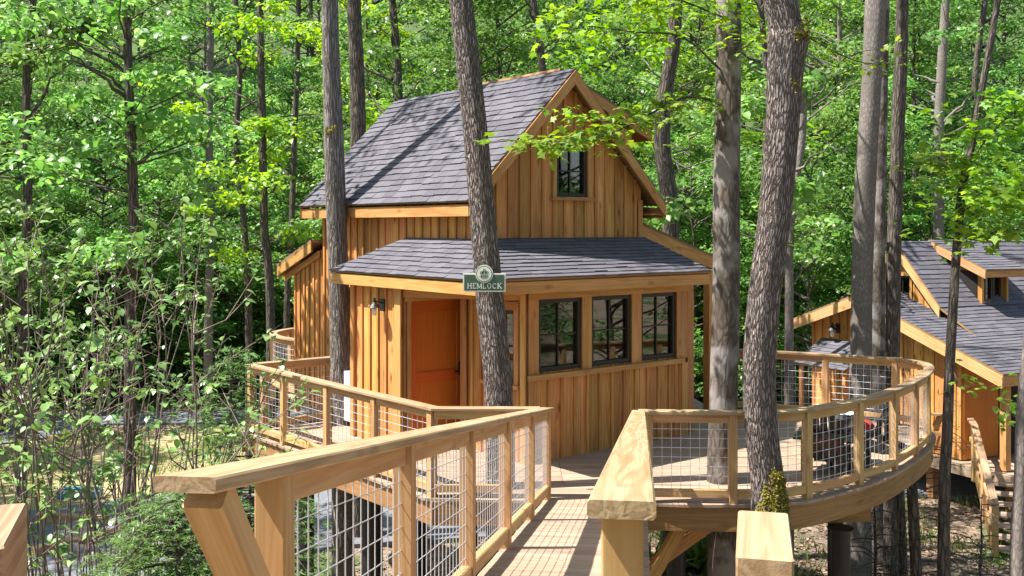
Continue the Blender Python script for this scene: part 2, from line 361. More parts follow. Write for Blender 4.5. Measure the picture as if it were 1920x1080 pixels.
def scan(poly, y):
    xs = []
    for i in range(len(poly)):
        a, b = poly[i], poly[(i + 1) % len(poly)]
        if (a.y <= y) != (b.y <= y): xs.append(a.x + (b.x - a.x) * (y - a.y) / (b.y - a.y))
    return sorted(xs)
yy = 11.07; BW = .138
while yy < 20.3:
    m_ = scan(outline, yy + BW / 2); lo = scan(outline, yy + .01); hi = scan(outline, yy + BW - .01)
    for k in range(0, len(m_) - 1, 2):
        x0, x1 = m_[k], m_[k + 1]
        q = [(x0, x0), (x1, x1)]
        if len(lo) == len(m_) == len(hi): q = [(lo[k], hi[k]), (lo[k + 1], hi[k + 1])]
        cuts = [x0] + [c for c in np.arange(-6 + (int(yy * 50) % 7) * .5, 7, 3.6) if x0 + .5 < c < x1 - .5] + [x1]
        for j in range(len(cuts) - 1):
            a0, a1 = (q[0] if j == 0 else (cuts[j] + .003,) * 2); b0, b1 = (q[1] if j == len(cuts) - 2 else (cuts[j + 1] - .003,) * 2)
            b = MB(); zt = random.uniform(-.0015, .0015)
            b.prism([(a0, yy, zt), (b0, yy, zt), (b1, yy + BW - .006, zt), (a1, yy + BW - .006, zt)], (0, 0, -.03), grain=(1, 0, 0)); b.build('deck_plank', DECKW, deck)
    yy += BW
def sweep(path, wd, z0, z1, c=.005, up=True, side=0.):
    """board following a path with mitred joints; z relative to the path"""
    b = MB(); n = len(path); prof = [(-wd / 2 + c, z0), (wd / 2 - c, z0), (wd / 2, z0 + c), (wd / 2, z1 - c), (wd / 2 - c, z1), (-wd / 2 + c, z1), (-wd / 2, z1 - c), (-wd / 2, z0 + c)]
    L = 0; vs = []; gs = []
    for i, p in enumerate(path):
        if i: L += (p - path[i - 1]).length
        d0 = (p - path[max(i - 1, 0)]); d1 = (path[min(i + 1, n - 1)] - p)
        d0 = d0 if d0.length > 1e-6 else d1; d1 = d1 if d1.length > 1e-6 else d0
        d0 = Vector((d0.x, d0.y, 0)).normalized(); d1 = Vector((d1.x, d1.y, 0)).normalized()
        t = (d0 + d1).normalized(); nn = Vector((t.y, -t.x, 0)) / max(.5, t.dot(d0))
        for a, z in prof: vs.append(p + nn * (a + side) + Vector((0, 0, z))); gs.append((L, a, z))
    k = 8; fs = [(i * k + j, i * k + (j + 1) % k, (i + 1) * k + (j + 1) % k, (i + 1) * k + j) for i in range(n - 1) for j in range(k)]
    fs += [tuple(range(k))[::-1], tuple(range((n - 1) * k, n * k))]
    b.add(vs, fs, gs); return b
def rim(path, side): 
    sweep(path, .045, -.30, -.032, side=side).build('rim_beam', BEAMW, deck)
rim(rim_r, -.06); rim([rim_l[1], rim_l[2]], -.06); rim([rim_l[2] + Vector((.03, 0, 0)), rim_l[3]], -.06); rim([rim_l[0], rim_l[1] + Vector((0, .04, 0))], .03)
for p0, p1 in (((1.5, 11.35), (1.5, 15)), ((2.7, 11.4), (2.7, 16)), ((3.9, 12.2), (3.9, 16)), ((5.0, 13.4), (5.0, 15.6)), ((.3, 11.5), (.3, 13)), ((-.7, 11.6), (-.7, 14)), ((-1.7, 12.9), (-1.7, 16)), ((-2.8, 14.2), (-2.8, 16))):
    beam('joist', (*p0, -.17), (*p1, -.17), .045, .22, BEAMW, deck)
beam('main_girder', (-3.2, 14.3, -.42), (5.2, 14.5, -.42), .16, .26, BEAMW, deck)
beam('front_girder', (1.2, 12.0, -.42), (4.3, 12.4, -.42), .14, .24, BEAMW, deck)
beam('brace', (1.55, 11.6, -.85), (2.35, 11.75, -.34), .09, .14, TRIM, deck); beam('brace', (1.32, 11.4, -1.3), (1.9, 11.5, -.34), .09, .14, TRIM, deck)
for i, (x, y, r) in enumerate(((3.87, 12.1, .115), (1.92, 12.0, .11), (-1.85, 13.6, .14), (-1.35, 14.6, .14), (.35, 12.6, .12), (4.6, 14.6, .11), (1.2, 15.2, .14), (-3.0, 15.0, .11), (-.55, 13.2, .12))):
    b = MB(); b.lathe([(r * 1.5, G0 - .3), (r * 1.5, G0 + .12), (r, G0 + .13), (r, -.56), (r * 1.35, -.555), (r * 1.35, -.545)], sides=20); b.build('support_post', BLACKM, deck, Matrix.Translation((x, y, 0)), smooth=False)

RD = Vector((-.127, -1.0, 0)).normalized(); RUP = .1584 / 1.008     # up the ramp towards the camera
RX = Vector((-RD.y, RD.x, 0))                                       # to the right, seen from the camera
if RX.x < 0: RX = -RX
ramp_o = thing('walkway_ramp', 'sloping timber boardwalk leading down to the cabin deck', 'ramp', (.85, 11.1, 0))
RAMP0 = K3 + Vector((.0, -.11, 0)); RDIR = (RD + Vector((0, 0, RUP))).normalized(); RNORM = RDIR.cross(RX).normalized()
if RNORM.z < 0: RNORM = -RNORM
RW = 1.0
for i in range(80):
    o = RAMP0 + RDIR * (.14 * i + .07) + RNORM * random.uniform(-.0015, .0015)
    key = ('rp', i % 3)
    if key not in MCACHE:
        b = MB(); b.box(-.06, RW + .06, -.0665, .0665, -.03, 0, .003); MCACHE[key] = b.mesh('ramp_plank', DECKW)
    M = Matrix.Identity(4); yv = RNORM.cross(RX)
    for k in range(3): M[k][0], M[k][1], M[k][2], M[k][3] = RX[k], yv[k], RNORM[k], o[k]
    link(bpy.data.objects.new('ramp_plank', MCACHE[key]), ramp_o, M)
for s in (.06, RW * .5, RW - .06):
    p = RAMP0 + RX * s - RNORM * .03; beam('stringer', p, p + RDIR * 11, .045, .235, BEAMW, ramp_o, up=RNORM, z0=-.235)
for d in (2.2, 5.2, 8.2):
    for s in (.1, RW - .1):
        p = RAMP0 + RDIR * d + RX * s; beam('ramp_post', (p.x, p.y, G0 - .2), (p.x, p.y, p.z - .26), .14, .14, BEAMW, ramp_o, up=(0, 1, 0))

# ------------------------------------------------------------------ railings
def wire_panel(P, Q, zb, zt, parent, gap=.1016, r=.0027):
    """welded wire grid between P and Q (plan points with height), from zb to zt above them"""
    P, Q = Vector(P), Vector(Q); d = Q - P; Lh = Vector((d.x, d.y, 0)).length; b = MB()
    def wire(a, c):
        a, c = Vector(a), Vector(c); t = (c - a).normalized(); s = t.cross(Vector((.3, .9, .2))).normalized(); q = t.cross(s); vs = []
        for e in (a, c):
            for k in range(4): vs.append(e + (s * math.cos(k * math.pi / 2) + q * math.sin(k * math.pi / 2)) * r)
        b.add(vs, [(k, (k + 1) % 4, 4 + (k + 1) % 4, 4 + k) for k in range(4)])
    n = int(Lh / gap); o = (Lh - n * gap) / 2
    for i in range(n + 1):
        e = P + d * ((o + i * gap) / Lh); wire(e + Vector((0, 0, zb)), e + Vector((0, 0, zt)))
    k = zb + .05
    sh = Vector((d.y, -d.x, 0)).normalized() * .004
    while k < zt: wire(P + sh + Vector((0, 0, k)), Q + sh + Vector((0, 0, k))); k += gap
    return b.build('wire_mesh', WIREM, parent)
def path_at(path, s):
    for i in range(len(path) - 1):
        L = (path[i + 1] - path[i]).length
        if s <= L or i == len(path) - 2: return path[i] + (path[i + 1] - path[i]) * (s / L), (path[i + 1] - path[i]).normalized()
        s -= L
def plen(path): return sum((path[i + 1] - path[i]).length for i in range(len(path) - 1))
def subpath(path, s0, s1):
    out = [path_at(path, s0)[0]]; acc = 0
    for i in range(len(path) - 1):
        acc += (path[i + 1] - path[i]).length
        if s0 + .01 < acc < s1 - .01: out.append(path[i + 1])
    return out + [path_at(path, s1)[0]]
def railing(name, label, path, posts, group=None, joints=None, drop=.28, pw=.089, top=1.0, capw=.14, mats=(CAPW, PINE), cap_ext=(0, 0), inner=0):
    """path on the floor line; posts = distances along it"""
    root = thing(name, label, 'railing', path[0], group); L = plen(path); capm, pm = mats
    js = [0 - cap_ext[0]] + list(joints or []) + [L + cap_ext[1]]
    p0, t0 = path_at(path, 0); p1, t1 = path_at(path, L)
    ext = ([p0 - t0 * cap_ext[0]] if cap_ext[0] else []) + list(path) + ([p1 + t1 * cap_ext[1]] if cap_ext[1] else [])
    js = [j + cap_ext[0] for j in js]
    for i in range(len(js) - 1):
        sweep(subpath(ext, js[i] + .001, js[i + 1] - .001), capw, top - .038, top, c=.006).build('rail_cap', capm, root)
    for s in posts:
        p, t = path_at(path, s); beam('post', p + Vector((0, 0, -drop)), p + Vector((0, 0, top - .039)), pw, pw, pm, root, up=Vector((t.x, t.y, 0)).normalized())
    for a, c in zip(posts[:-1], posts[1:]):
        sp = subpath(path, a + pw / 2 + .001, c - pw / 2 - .001)
        sweep(sp, .038, top - .039 - .092, top - .039, c=.004).build('top_rail', pm, root)
        sweep(sp, .064, .06, .145, c=.004).build('bottom_rail', pm, root)
        if len(sp) <= 2: wire_panel(sp[0], sp[-1], .14, top - .12, root)
        else:
            # bent panel: chords
            b = None; objs = []
            m = MB(); gap = .1016; Ls = plen(sp); r = .0027; k = int(Ls / gap)
            pts = [path_at(sp, Ls * i / k)[0] for i in range(k + 1)]
            for q in pts: m.tube([q + Vector((0, 0, .14)), q + Vector((0, 0, top - .12))], [r, r], 4, False)
            z = .19
            while z < top - .12: m.tube([q + Vector((0, 0, z)) for q in pts], [r] * len(pts), 4, False); z += gap
            m.build('wire_mesh', WIREM, root)
    return root
# ramp, left: from the deck corner up towards the camera
Lr = 9.19 * 1.02
rl = [K3 + Vector((-.02, 0, 0)), K3 + Vector((-.02, 0, 0)) + (RD + Vector((0, 0, RUP))) * (8.55 * 1.008)]
rlp = [.06] + [t * 1.008 * math.sqrt(1 + RUP * RUP) for t in (1.78, 3.48, 5.18, 6.82, 8.42)]
ramp_left = railing('ramp_railing', 'wire mesh railing left of the ramp with a long overhanging cap', rl, rlp, 'ramp railings', joints=[4.9], cap_ext=(.02, .46), capw=.15)
pe, te = path_at(rl, rlp[-1]); 
beam('knee_brace', pe + RD * .46 + Vector((0, 0, .95 + .46 * RUP)), pe + RD * .0 + Vector((0, 0, .45)), .089, .10, PINE, ramp_left, up=RX)
# ramp, right
K5 = Vector((1.38, 11.20, 0))
rr = [K5, K5 + (RD + Vector((0, 0, RUP))) * (9.1 * 1.008)]
railing('ramp_railing', 'wire mesh railing right of the ramp ending in a blunt cap', rr, [.06] + [t * 1.02 for t in (1.8, 3.5, 5.2, 7.0, 8.98)], 'ramp railings', joints=[5.2], cap_ext=(.0, .02))
# deck, left
railing('deck_railing', 'left deck railing with wire mesh running from the ramp to the far corner', [K3 + Vector((-.1, .0, 0)), K2, K1], [.35, 1.22, 2.4, 3.55, 4.75, plen([K3, K2, K1]) - .16], 'deck railings')
railing('deck_railing', 'short back railing from the left deck corner to the cabin wall', [K1 + U * .08 + Vector((.02, .02, 0)), K4], [.12, 1.5, 2.8], 'deck railings')
Lc = plen(CP)
railing('deck_railing', 'curved railing round the right end of the deck past the big trees', CP, [.1, 1.02, 1.92, 2.9, 3.9, 4.85, 5.75, 6.55, 7.3, 8.35, 9.6, Lc - .05], 'deck railings', joints=[1.95, 4.2, 6.5, 8.2])
rearp = smooth_path([(-3.75, 20.6), (-4.3, 20.3), (-4.52, 19.5), (-4.25, 18.75), (-3.75, 18.2)], 5)
railing('deck_railing', 'rounded railing corner of the rear deck beyond the left cabin wall', rearp, [.1, .75, 1.6, plen(rearp) - .1], 'deck railings')
for (xb, yb, xf, yf, lab, dx) in (((1431), 958, 1434, 1045, 'squared timber post end standing in front of the mossy tree', .6), ((2), 945, -50, 1030, 'squared timber post end at the lower left corner', -.2)):
    z = EYE - .81; a = pz(xb, yb, z); c = pz(xf, yf, z); t = thing('timber_post', lab, 'post', (c.x, c.y, z - 1.2), 'near timber post ends')
    b = MB()
    f = (a - c).normalized(); s = f.cross(Vector((0, 0, 1))).normalized()
    hw = .07; ch = .006
    poly = [c - s * (hw - ch), c + s * (hw - ch), c + s * hw + f * ch, a + s * hw - f * ch, a + s * (hw - ch), a - s * (hw - ch), a - s * hw - f * ch, c - s * hw + f * ch]
    poly = [p - Vector((0, 0, ch)) for p in poly]
    vs = [p - Vector((0, 0, 1.4)) for p in poly] + poly + [p + ((a + c) / 2 - p) * .05 + Vector((0, 0, ch)) for p in poly]; k = 8
    fs = [(i, (i + 1) % k, k + (i + 1) % k, k + i) for i in range(k)] + [(k + i, k + (i + 1) % k, 2 * k + (i + 1) % k, 2 * k + i) for i in range(k)] + [tuple(range(2 * k, 3 * k)), tuple(range(k))[::-1]]
    gs = [((v - c).dot(f), (v - c).dot(s), v.z) for v in vs]
    b.add(vs, fs, gs); b.build('timber', CAPW, t)
# ------------------------------------------------------------------ cabins
def wallframe(o, d, n):
    """local x up (grain), y along the wall, z outwards"""
    M = Matrix.Identity(4); d = Vector(d).normalized(); n = Vector(n).normalized()
    for i in range(3): M[i][0], M[i][1], M[i][2], M[i][3] = (0, 0, 1)[i], d[i], n[i], Vector(o)[i]
    return M
def board_wall(parent, o, d, n, L, top, bot=-.05, openings=(), bw=.205, skip_core=False, name='wall', phase=.0, tone=(CEDAR, CEDAR2)):
    """board and batten wall: o origin, d along, n outwards, top(s) gives the height; openings (s0,s1,z0,z1)"""
    M = wallframe(o, d, n); S = sorted({0, L, *[q for op in openings for q in op[:2]], *[x for x in (getattr(top, 'br', []) or []) if 0 < x < L]})
    core = MB()
    def segs(s0, s1):
        mid = (s0 + s1) / 2; z = [(bot, None)]
        cut = sorted((op[2], op[3]) for op in openings if op[0] < mid < op[1])
        out = []; b = bot
        for z0, z1 in cut:
            if z0 > b + .01: out.append((b, z0, z0))
            b = z1
        if top(s0) > b + .01 or top(s1) > b + .01: out.append((b, top(s0), top(s1)))
        return out
    def slab(mb, s0, s1, zb, t0, t1, a, c):
        t0 = max(t0, zb + .001); t1 = max(t1, zb + .001)
        mb.prism([(zb, s0, a), (t0, s0, a), (t1, s1, a), (zb, s1, a)], (0, 0, c - a), grain=(1, 0, 0))
    for a, c in zip(S[:-1], S[1:]):
        for zb, t0, t1 in segs(a, c): slab(core, a, c, zb, t0, t1, -.09, 0)
    w_ = core.build(name, CEDAR2, parent, M)
    br = sorted({*S, *np.arange(phase, L, bw)}); br = [q for i, q in enumerate(br) if i == 0 or q - br[i - 1] > .012]
    br[-1] = L
    for a, c in zip(br[:-1], br[1:]):
        for zb, t0, t1 in segs(a, c):
            mb = MB(); slab(mb, a + .003, c - .003, zb + .002, t0 - .002, t1 - .002, .001, .018 + random.uniform(0, .005)); mb.build('board', tone[0], w_, M)
    for q in np.arange(phase, L, bw):
        a, c = q - .021 - random.uniform(0, .004), q + .021
        if a < .03 or c > L - .03: continue
        if any(op[0] - .07 < q < op[0] or op[1] < q < op[1] + .07 for op in openings): pass
        for zb, t0, t1 in segs(q - .001, q + .001):
            mb = MB(); slab(mb, a, c, zb + .004, t0 - .004, t1 - .004, .0235, .045); mb.build('batten', tone[1], w_, M)
    return w_
def window(parent, o, d, n, s0, s1, z0, z1, cols=2, rows=3, case=.09, casing=True, name='window'):
    """dark framed sash with muntins, set in a cedar casing; the room behind is a dark box"""
    M = wallframe(o, d, n); fr = MB(); fw = .055
    for a, b_, c, e in ((s0, s1, z0, z0 + fw), (s0, s1, z1 - fw, z1), (s0, s0 + fw, z0 + fw, z1 - fw), (s1 - fw, s1, z0 + fw, z1 - fw)):
        fr.box(c, e, a, b_, -.05, .035, .004)
    wn = fr.build(name, FRAMEM, parent, M)
    g = MB(); g.box(z0 + fw - .005, z1 - fw + .005, s0 + fw - .005, s1 - fw + .005, -.018, -.012); g.build('pane', GLASS, wn, M)
    mu = MB()
    for i in range(1, cols): y = s0 + (s1 - s0) * i / cols; mu.box(z0 + fw, z1 - fw, y - .009, y + .009, -.011, .004)
    for i in range(1, rows): x = z0 + (z1 - z0) * i / rows; mu.box(x - .009, x + .009, s0 + fw, s1 - fw, -.0105, .0035)
    mu.build('muntin', FRAMEM, wn, M)
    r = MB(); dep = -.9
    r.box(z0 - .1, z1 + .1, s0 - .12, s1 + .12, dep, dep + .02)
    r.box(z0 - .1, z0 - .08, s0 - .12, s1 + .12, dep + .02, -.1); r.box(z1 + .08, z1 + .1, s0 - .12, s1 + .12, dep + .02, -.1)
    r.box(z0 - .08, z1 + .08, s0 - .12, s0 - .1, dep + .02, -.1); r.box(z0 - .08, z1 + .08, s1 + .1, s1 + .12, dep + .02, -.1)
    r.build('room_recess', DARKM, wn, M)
    if casing:
        for nm, a, b_, c, e in (('casing', s0 - case, s0 - .002, z0, z1), ('casing', s1 + .002, s1 + case, z0, z1)):
            m = MB(); m.box(c, e, a, b_, .046, .068, .003); m.build(nm, TRIM, wn, M)
        m = MB(); m.box(z1 + .002, z1 + case + .02, s0 - case - .02, s1 + case + .02, .046, .075, .003, grain='y'); m.build('head_casing', TRIM, wn, M)
        m = MB(); m.box(z0 - .05, z0 - .002, s0 - case - .03, s1 + case + .03, .046, .1, .004, grain='y'); m.build('sill', TRIM, wn, M)
    return wn
def stick(parent, name, M, x0, x1, y0, y1, z0, z1, mat=TRIM, grain='x'):
    b = MB(); b.box(x0, x1, y0, y1, z0, z1, .004, grain=grain); return b.build(name, mat, parent, M)
def roof_slab(parent, poly, th=.05, mat=BEAMW, name='roof_deck'):
    P = [Vector(p) for p in poly]; n = (P[1] - P[0]).cross(P[2] - P[0]).normalized(); n = n if n.z > 0 else -n
    b = MB(); b.prism(P, -n * th, grain=P[1] - P[0]); return b.build(name, mat, parent), n
def shingles(parent, poly, e0, e1, rise, expo=.128, tab=.24, single=0, seed=1):
    """courses of tabs on the planar polygon; e0->e1 the eave line, rise the up-slope direction"""
    rnd = random.Random(seed)
    e0, e1 = Vector(e0), Vector(e1); ux = (e1 - e0).normalized(); P = [Vector(p) for p in poly]
    n = (P[1] - P[0]).cross(P[2] - P[0]).normalized(); n = n if n.z > 0 else -n
    uy = n.cross(ux); uy = uy if uy.dot(Vector(rise)) > 0 else -uy
    q = [((p - e0).dot(ux), (p - e0).dot(uy)) for p in P]; H = max(y for _, y in q)
    class V2:                                     # for scan()
        def __init__(s, x, y): s.x, s.y = x, y
    q2 = [V2(*p) for p in q]; mb = MB(); y = -.02; row = 0; M = Matrix.Identity(4)
    for i in range(3): M[i][0], M[i][1], M[i][2], M[i][3] = ux[i], uy[i], n[i], e0[i]
    cnt = 0
    while y < H - .02:
        yl, yh = max(y, .004), min(y + expo * 1.04, H - .003); l = scan(q2, yl); h = scan(q2, yh)
        if len(l) >= 2:
            if len(h) < 2: h = [sum(l) / 2] * 2
            xa, xb = min(l[0], 9e9), l[-1]; ha, hb = h[0], h[-1]
            x = xa - (row % 3) * tab * .37 - rnd.uniform(0, .1)
            while x < xb:
                w_ = tab * rnd.uniform(.75, 1.25); a, c = max(x, xa), min(x + w_ - .004, xb)
                if c - a > .03:
                    at = min(max(a, ha), hb); ct = min(max(c, ha), hb); yb = y + rnd.uniform(-.016, .006) if row else y
                    t0 = .016 + rnd.uniform(0, .010)
                    if at > a + 1e-6 and a > xa + 1e-6: pass
                    vs = [(a, yb, .003), (c, yb, .003), (ct, yh, .002), (at, yh, .002), (a, yb, t0), (c, yb, t0), (ct, yh, .0045), (at, yh, .0045)]
                    fs = [(0, 1, 5, 4), (1, 2, 6, 5), (2, 3, 7, 6), (3, 0, 4, 7), (4, 5, 6, 7)]
                    if a < single and cnt < 300:
                        b = MB(); b.add(vs, fs); b.build('shingle', SHING, parent, M); cnt += 1
                    else: mb.add(vs, fs)
                x += w_
        y += expo; row += 1
    if mb.v: tag(mb.build('shingle_courses', SHING, parent, M), kind='stuff')
    return cnt

cab = thing('treehouse_cabin', 'golden cedar board-and-batten treehouse cabin with a steep grey shingle roof', 'cabin', A0)
nW, nL = -V, -U                                     # outwards from the window wall and from the door side
ZE = 2.20                                           # wall top under the porch roof
# window wall
wins = [(.173, .917), (1.089, 1.835), (2.022, 2.734)]
ww = board_wall(cab, HP(0, 0), U, nW, 2.96, lambda s: ZE, openings=[(a, b, 1.14, 2.07) for a, b in wins], bw=.225, phase=.14)
Mw = wallframe(HP(0, 0), U, nW)
for a, b in wins: window(cab, HP(0, 0), U, nW, a, b, 1.14, 2.07, 2, 2, casing=False)
for a, b in ((-.0, .171), (.919, 1.087), (1.837, 2.02), (2.736, 2.96)): stick(cab, 'window_mullion', Mw, 1.12, ZE - .13, a, b, .046, .066)
stick(cab, 'window_head', Mw, 2.072, ZE, 0, 2.96, .0465, .074, grain='y'); stick(cab, 'window_sill', Mw, 1.05, 1.119, -.02, 2.86, .0465, .115, grain='y')
stick(cab, 'corner_board', Mw, -.05, 1.048, -.0, .12, .047, .068); stick(cab, 'corner_board', Mw, -.05, 1.048, 2.84, 2.96, .047, .068)
stick(cab, 'porch_post', Mw, -.03, ZE + .02, 3.06, 3.19, -.15, -.02, mat=TRIM)
stick(cab, 'porch_post', wallframe(HP(0, 0), U, nW), -.03, ZE + .1, 4.45, 4.58, -.95, -.82, mat=TRIM)
# dark red side entry between wall end and post
board_wall(cab, HP(2.96, .1), V, U, .75, lambda s: ZE, bw=.2, name='side_wall')
stick(cab, 'side_door', wallframe(HP(2.975, .25), V, U), 0, 2.05, 0, .8, .046, .08, mat=DOORM)
# narrow wall between window wall and entry
fw = board_wall(cab, HP(0, 0), V, nL, 1.33, lambda s: ZE, openings=[(.16, .72, .98, 1.93)], bw=.2, phase=.1)
window(cab, HP(0, 0), V, nL, .16, .72, .98, 1.93, 1, 2)
Mf = wallframe(HP(0, 0), V, nL)
stick(cab, 'corner_board', Mf, -.05, ZE, -.068, .03, .047, .07); stick(cab, 'corner_board', Mf, -.05, ZE, 1.2, 1.33, .047, .07)
stick(cab, 'header', Mf, 1.96 + .15, ZE, -.0, 1.2, .0475, .073, grain='y')
# entry door in the side of the projecting bay
Md = wallframe(HP(-.82, 1.6), U, nW)
board_wall(cab, HP(-.82, 1.6), U, nW, 1.3, lambda s: ZE, openings=[(.10, 1.02, .0, 2.0)], bw=.2)
d_ = stick(cab, 'door', Md, .0, 1.99, .11, 1.01, -.06, -.02, mat=DOORM); d_['label'] = 'orange stained panel door'
for a, b, c, e in ((.0, 1.99, .11, .23), (.0, 1.99, .89, 1.01), (.0, .22, .23, .89), (.87, 1.02, .23, .89), (1.83, 1.99, .23, .89)):
    m = MB(); m.box(a, b, c, e, -.0195, -.006, .003, grain='x' if b - a > 1 else 'y'); m.build('door_rail', DOORM, d_, Md)
hd = MB(); hd.box(.93, 1.13, .915, .99, -.0055, .012, .004); hd.box(.985, 1.005, .82, .96, .04, .055, .004); hd.tube([(.995, .95, .012), (.995, .95, .05)], [.013, .013], 10); hd.build('door_handle', plain('dark_handle_metal', (.03, .028, .026), .3, metal=.8), d_, Md)
for a, b in ((.04, .098), (1.022, 1.1)): stick(cab, 'door_casing', Md, -.03, 2.09, a, b, .0465, .07)
stick(cab, 'door_casing', Md, 2.0, 2.12, .0, 1.2, .071, .09, grain='y')
# lit bay wall
bay = board_wall(cab, HP(-.82, 1.6), V, nL, 1.3, lambda s: ZE, bw=.215, phase=.16)
Mb = wallframe(HP(-.82, 1.6), V, nL); stick(cab, 'corner_board', Mb, -.05, ZE, -.05, .1, .047, .07); stick(cab, 'corner_board', Mb, -.05, ZE, 1.2, 1.3, .047, .07)
board_wall(cab, HP(-.15, 2.9), nL, V, .67, lambda s: ZE)
# main body
UW0, UW1, VF, VB = -.15, 2.91, .85, 5.1; RU, RZ, EH = 1.38, 5.2, 1.82
def slope_z(u): return RZ - abs(u - RU) * (RZ - 3.36) / EH
def gable_top(s): return slope_z(UW0 + s) - .08
gable_top.br = [RU - UW0]
board_wall(cab, HP(UW0, VF), U, nW, UW1 - UW0, gable_top, bot=2.45, openings=[(1.36, 1.95, 3.42, 4.16)], bw=.2, phase=.13, name='gable_wall')
window(cab, HP(UW0, VF), U, nW, 1.36, 1.95, 3.42, 4.16, 2, 2, case=.07)
board_wall(cab, HP(UW0, VB), -V, nL, VB - 2.9, lambda s: slope_z(UW0) - .1, bot=-.05, openings=[(.75, 1.3, 1.15, 2.05)], bw=.21, phase=.1, name='side_wall')
board_wall(cab, HP(UW0, 2.9), -V, nL, 2.9 - VF, lambda s: slope_z(UW0) - .1, bot=2.45, bw=.21, phase=.16, name='side_wall')
board_wall(cab, HP(.45, 1.6), -V, nL, .6, lambda s: ZE, name='alcove_wall')
window(cab, HP(UW0, VB), -V, nL, .75, 1.3, 1.15, 2.05, 2, 3)
for nm, o, d, n, L in (('side_wall', HP(UW1, VF), V, U, VB - VF),):
    m = MB(); m.box(-.05, slope_z(UW1) - .1, 0, L, -.09, .02); m.build(nm, CEDAR2, cab, wallframe(o, d, n))
m = MB(); m.prism([HP(UW0, VB, -.05), HP(UW1, VB, -.05), HP(UW1, VB, slope_z(UW1) - .1), HP(RU, VB, RZ - .1), HP(UW0, VB, slope_z(UW0) - .1)], -V * .09, grain=(0, 0, 1)); m.build('back_wall', CEDAR2, cab)
Mg = wallframe(HP(UW0, VF), U, nW); stick(cab, 'corner_board', Mg, 2.6, 3.4, -.02, .09, .046, .068); stick(cab, 'corner_board', Mg, 2.6, 3.4, 2.97, 3.06, .046, .068)
# main roof: front part and a slightly raised rear part
FO, BO, STEP = .62, 5.35, 3.72
roof = None
def gable_roof(parent, v0, v1, lift, single, seed):
    rz, rr_ = RZ + lift, []
    PL = [HP(RU - EH - .02, v0, 3.34 + lift), HP(RU - EH - .02, v1, 3.34 + lift), HP(RU, v1, rz), HP(RU, v0, rz)]
    PR = [HP(RU + EH + .02, v0, 3.34 + lift), HP(RU + EH + .02, v1, 3.34 + lift), HP(RU, v1, rz), HP(RU, v0, rz)]
    rd, n = roof_slab(parent, PL, .035, name='roof'); r2, n2 = roof_slab(parent, PR, .035, name='roof')
    k = shingles(rd, [p + n * .001 for p in PL], PL[0], PL[1], U, single=single, seed=seed); shingles(r2, [p + n2 * .001 for p in PR], PR[0], PR[1], -U, seed=seed + 9)
    # rake boards, eave fascia, ridge caps
    for v, dirn in ((v0, -1), (v1, 1)):
        for sgn in (-1, 1):
            e = HP(RU + sgn * (EH + .0), v, 3.34 + lift - .012); t = HP(RU, v, rz - .012)
            ax = (t - e); down = Vector((0, 0, -.185)); m = MB(); off = V * dirn * .02
            m.prism([e - V * dirn * .012, t - V * dirn * .012, t - V * dirn * .012 + down * 1.05, e - V * dirn * .012 + down], V * dirn * .032, grain=ax); m.build('rake_board', TRIM, parent)
    for sgn in (-1, 1):
        p = HP(RU + sgn * (EH - .01), v0 + .02, 3.34 + lift - .1 - .03); q = HP(RU + sgn * (EH - .01), v1 - .02, 3.34 + lift - .13)
        beam('eave_fascia', p, q, .03, .155, TRIM, parent)
    # soffit
    for sgn in (-1, 1):
        a = HP(RU + sgn * (EH - .03), v0 + .021, 3.34 + lift - .165); b_ = HP(RU + sgn * 1.55, v0 + .021, 3.34 + lift - .165)
        m = MB(); m.prism([a, b_, b_ + V * (v1 - v0 - .042), a + V * (v1 - v0 - .042)], (0, 0, .02), grain=V); m.build('soffit', CEDAR, parent)
    for i in range(int((v1 - v0) / .2)):
        o = HP(RU, v0 + .2 * i, rz + .012); m = MB(); w_ = .16; s = (RZ - 3.36) / EH
        m.add([o, o + V * .235, o + V * .235 + U * w_ - Vector((0, 0, w_ * s)), o + U * w_ - Vector((0, 0, w_ * s)), o + V * .235 - U * w_ - Vector((0, 0, w_ * s)), o - U * w_ - Vector((0, 0, w_ * s)), o + Vector((0, 0, .012))], [(0, 1, 2, 3), (1, 0, 5, 4)]); m.v = m.v[:6]; m.g = m.g[:6]
        m.build('ridge_cap', SHING, parent)
    return k
cnt = gable_roof(cab, VF - .25, BO, 0, 3.3, 3)
# front gable collar: soffit planks below the rake overhang
# porch hip roof
C0 = (-1.02, -.40); EV, EU, PZ, PT = 3.25, 3.09, 2.37, 2.84
e_c, e_l, e_r = HP(*C0, PZ), HP(C0[0], EV, PZ), HP(EU, C0[1], PZ)
t_c, t_l, t_r = HP(UW0 - .05, VF - .05, PT), HP(UW0 - .05, 2.45, PT), HP(2.95, VF - .05, PT)
for poly, e0, e1, rise, sd in (([e_c, e_l, t_l, t_c], e_l, e_c, U, 21), ([e_c, e_r, t_r, t_c], e_c, e_r, V, 22), ([e_l, HP(UW0 - .05, EV, PZ), t_l], HP(UW0 - .05, EV, PZ), e_l, -V, 23)):
    rd, n = roof_slab(cab, poly, .035, name='porch_roof'); shingles(rd, [p + n * .001 for p in poly], e0, e1, rise, seed=sd, expo=.115)
def fascia(p, q, inward, ht=.15):
    p, q = Vector(p) + Vector(inward) * .02 - Vector((0, 0, .04 + ht / 2)), Vector(q) + Vector(inward) * .02 - Vector((0, 0, .04 + ht / 2)); beam('porch_fascia', p, q, .032, ht, TRIM, cab)
fascia(e_c, e_l, U); fascia(e_c + U * .04, e_r, V); fascia(e_l + U * .04, HP(UW0, EV, PZ), -V); fascia(e_r + V * .04, HP(EU - .02, VF, PZ), -U)
m = MB(); zz = PZ - .165
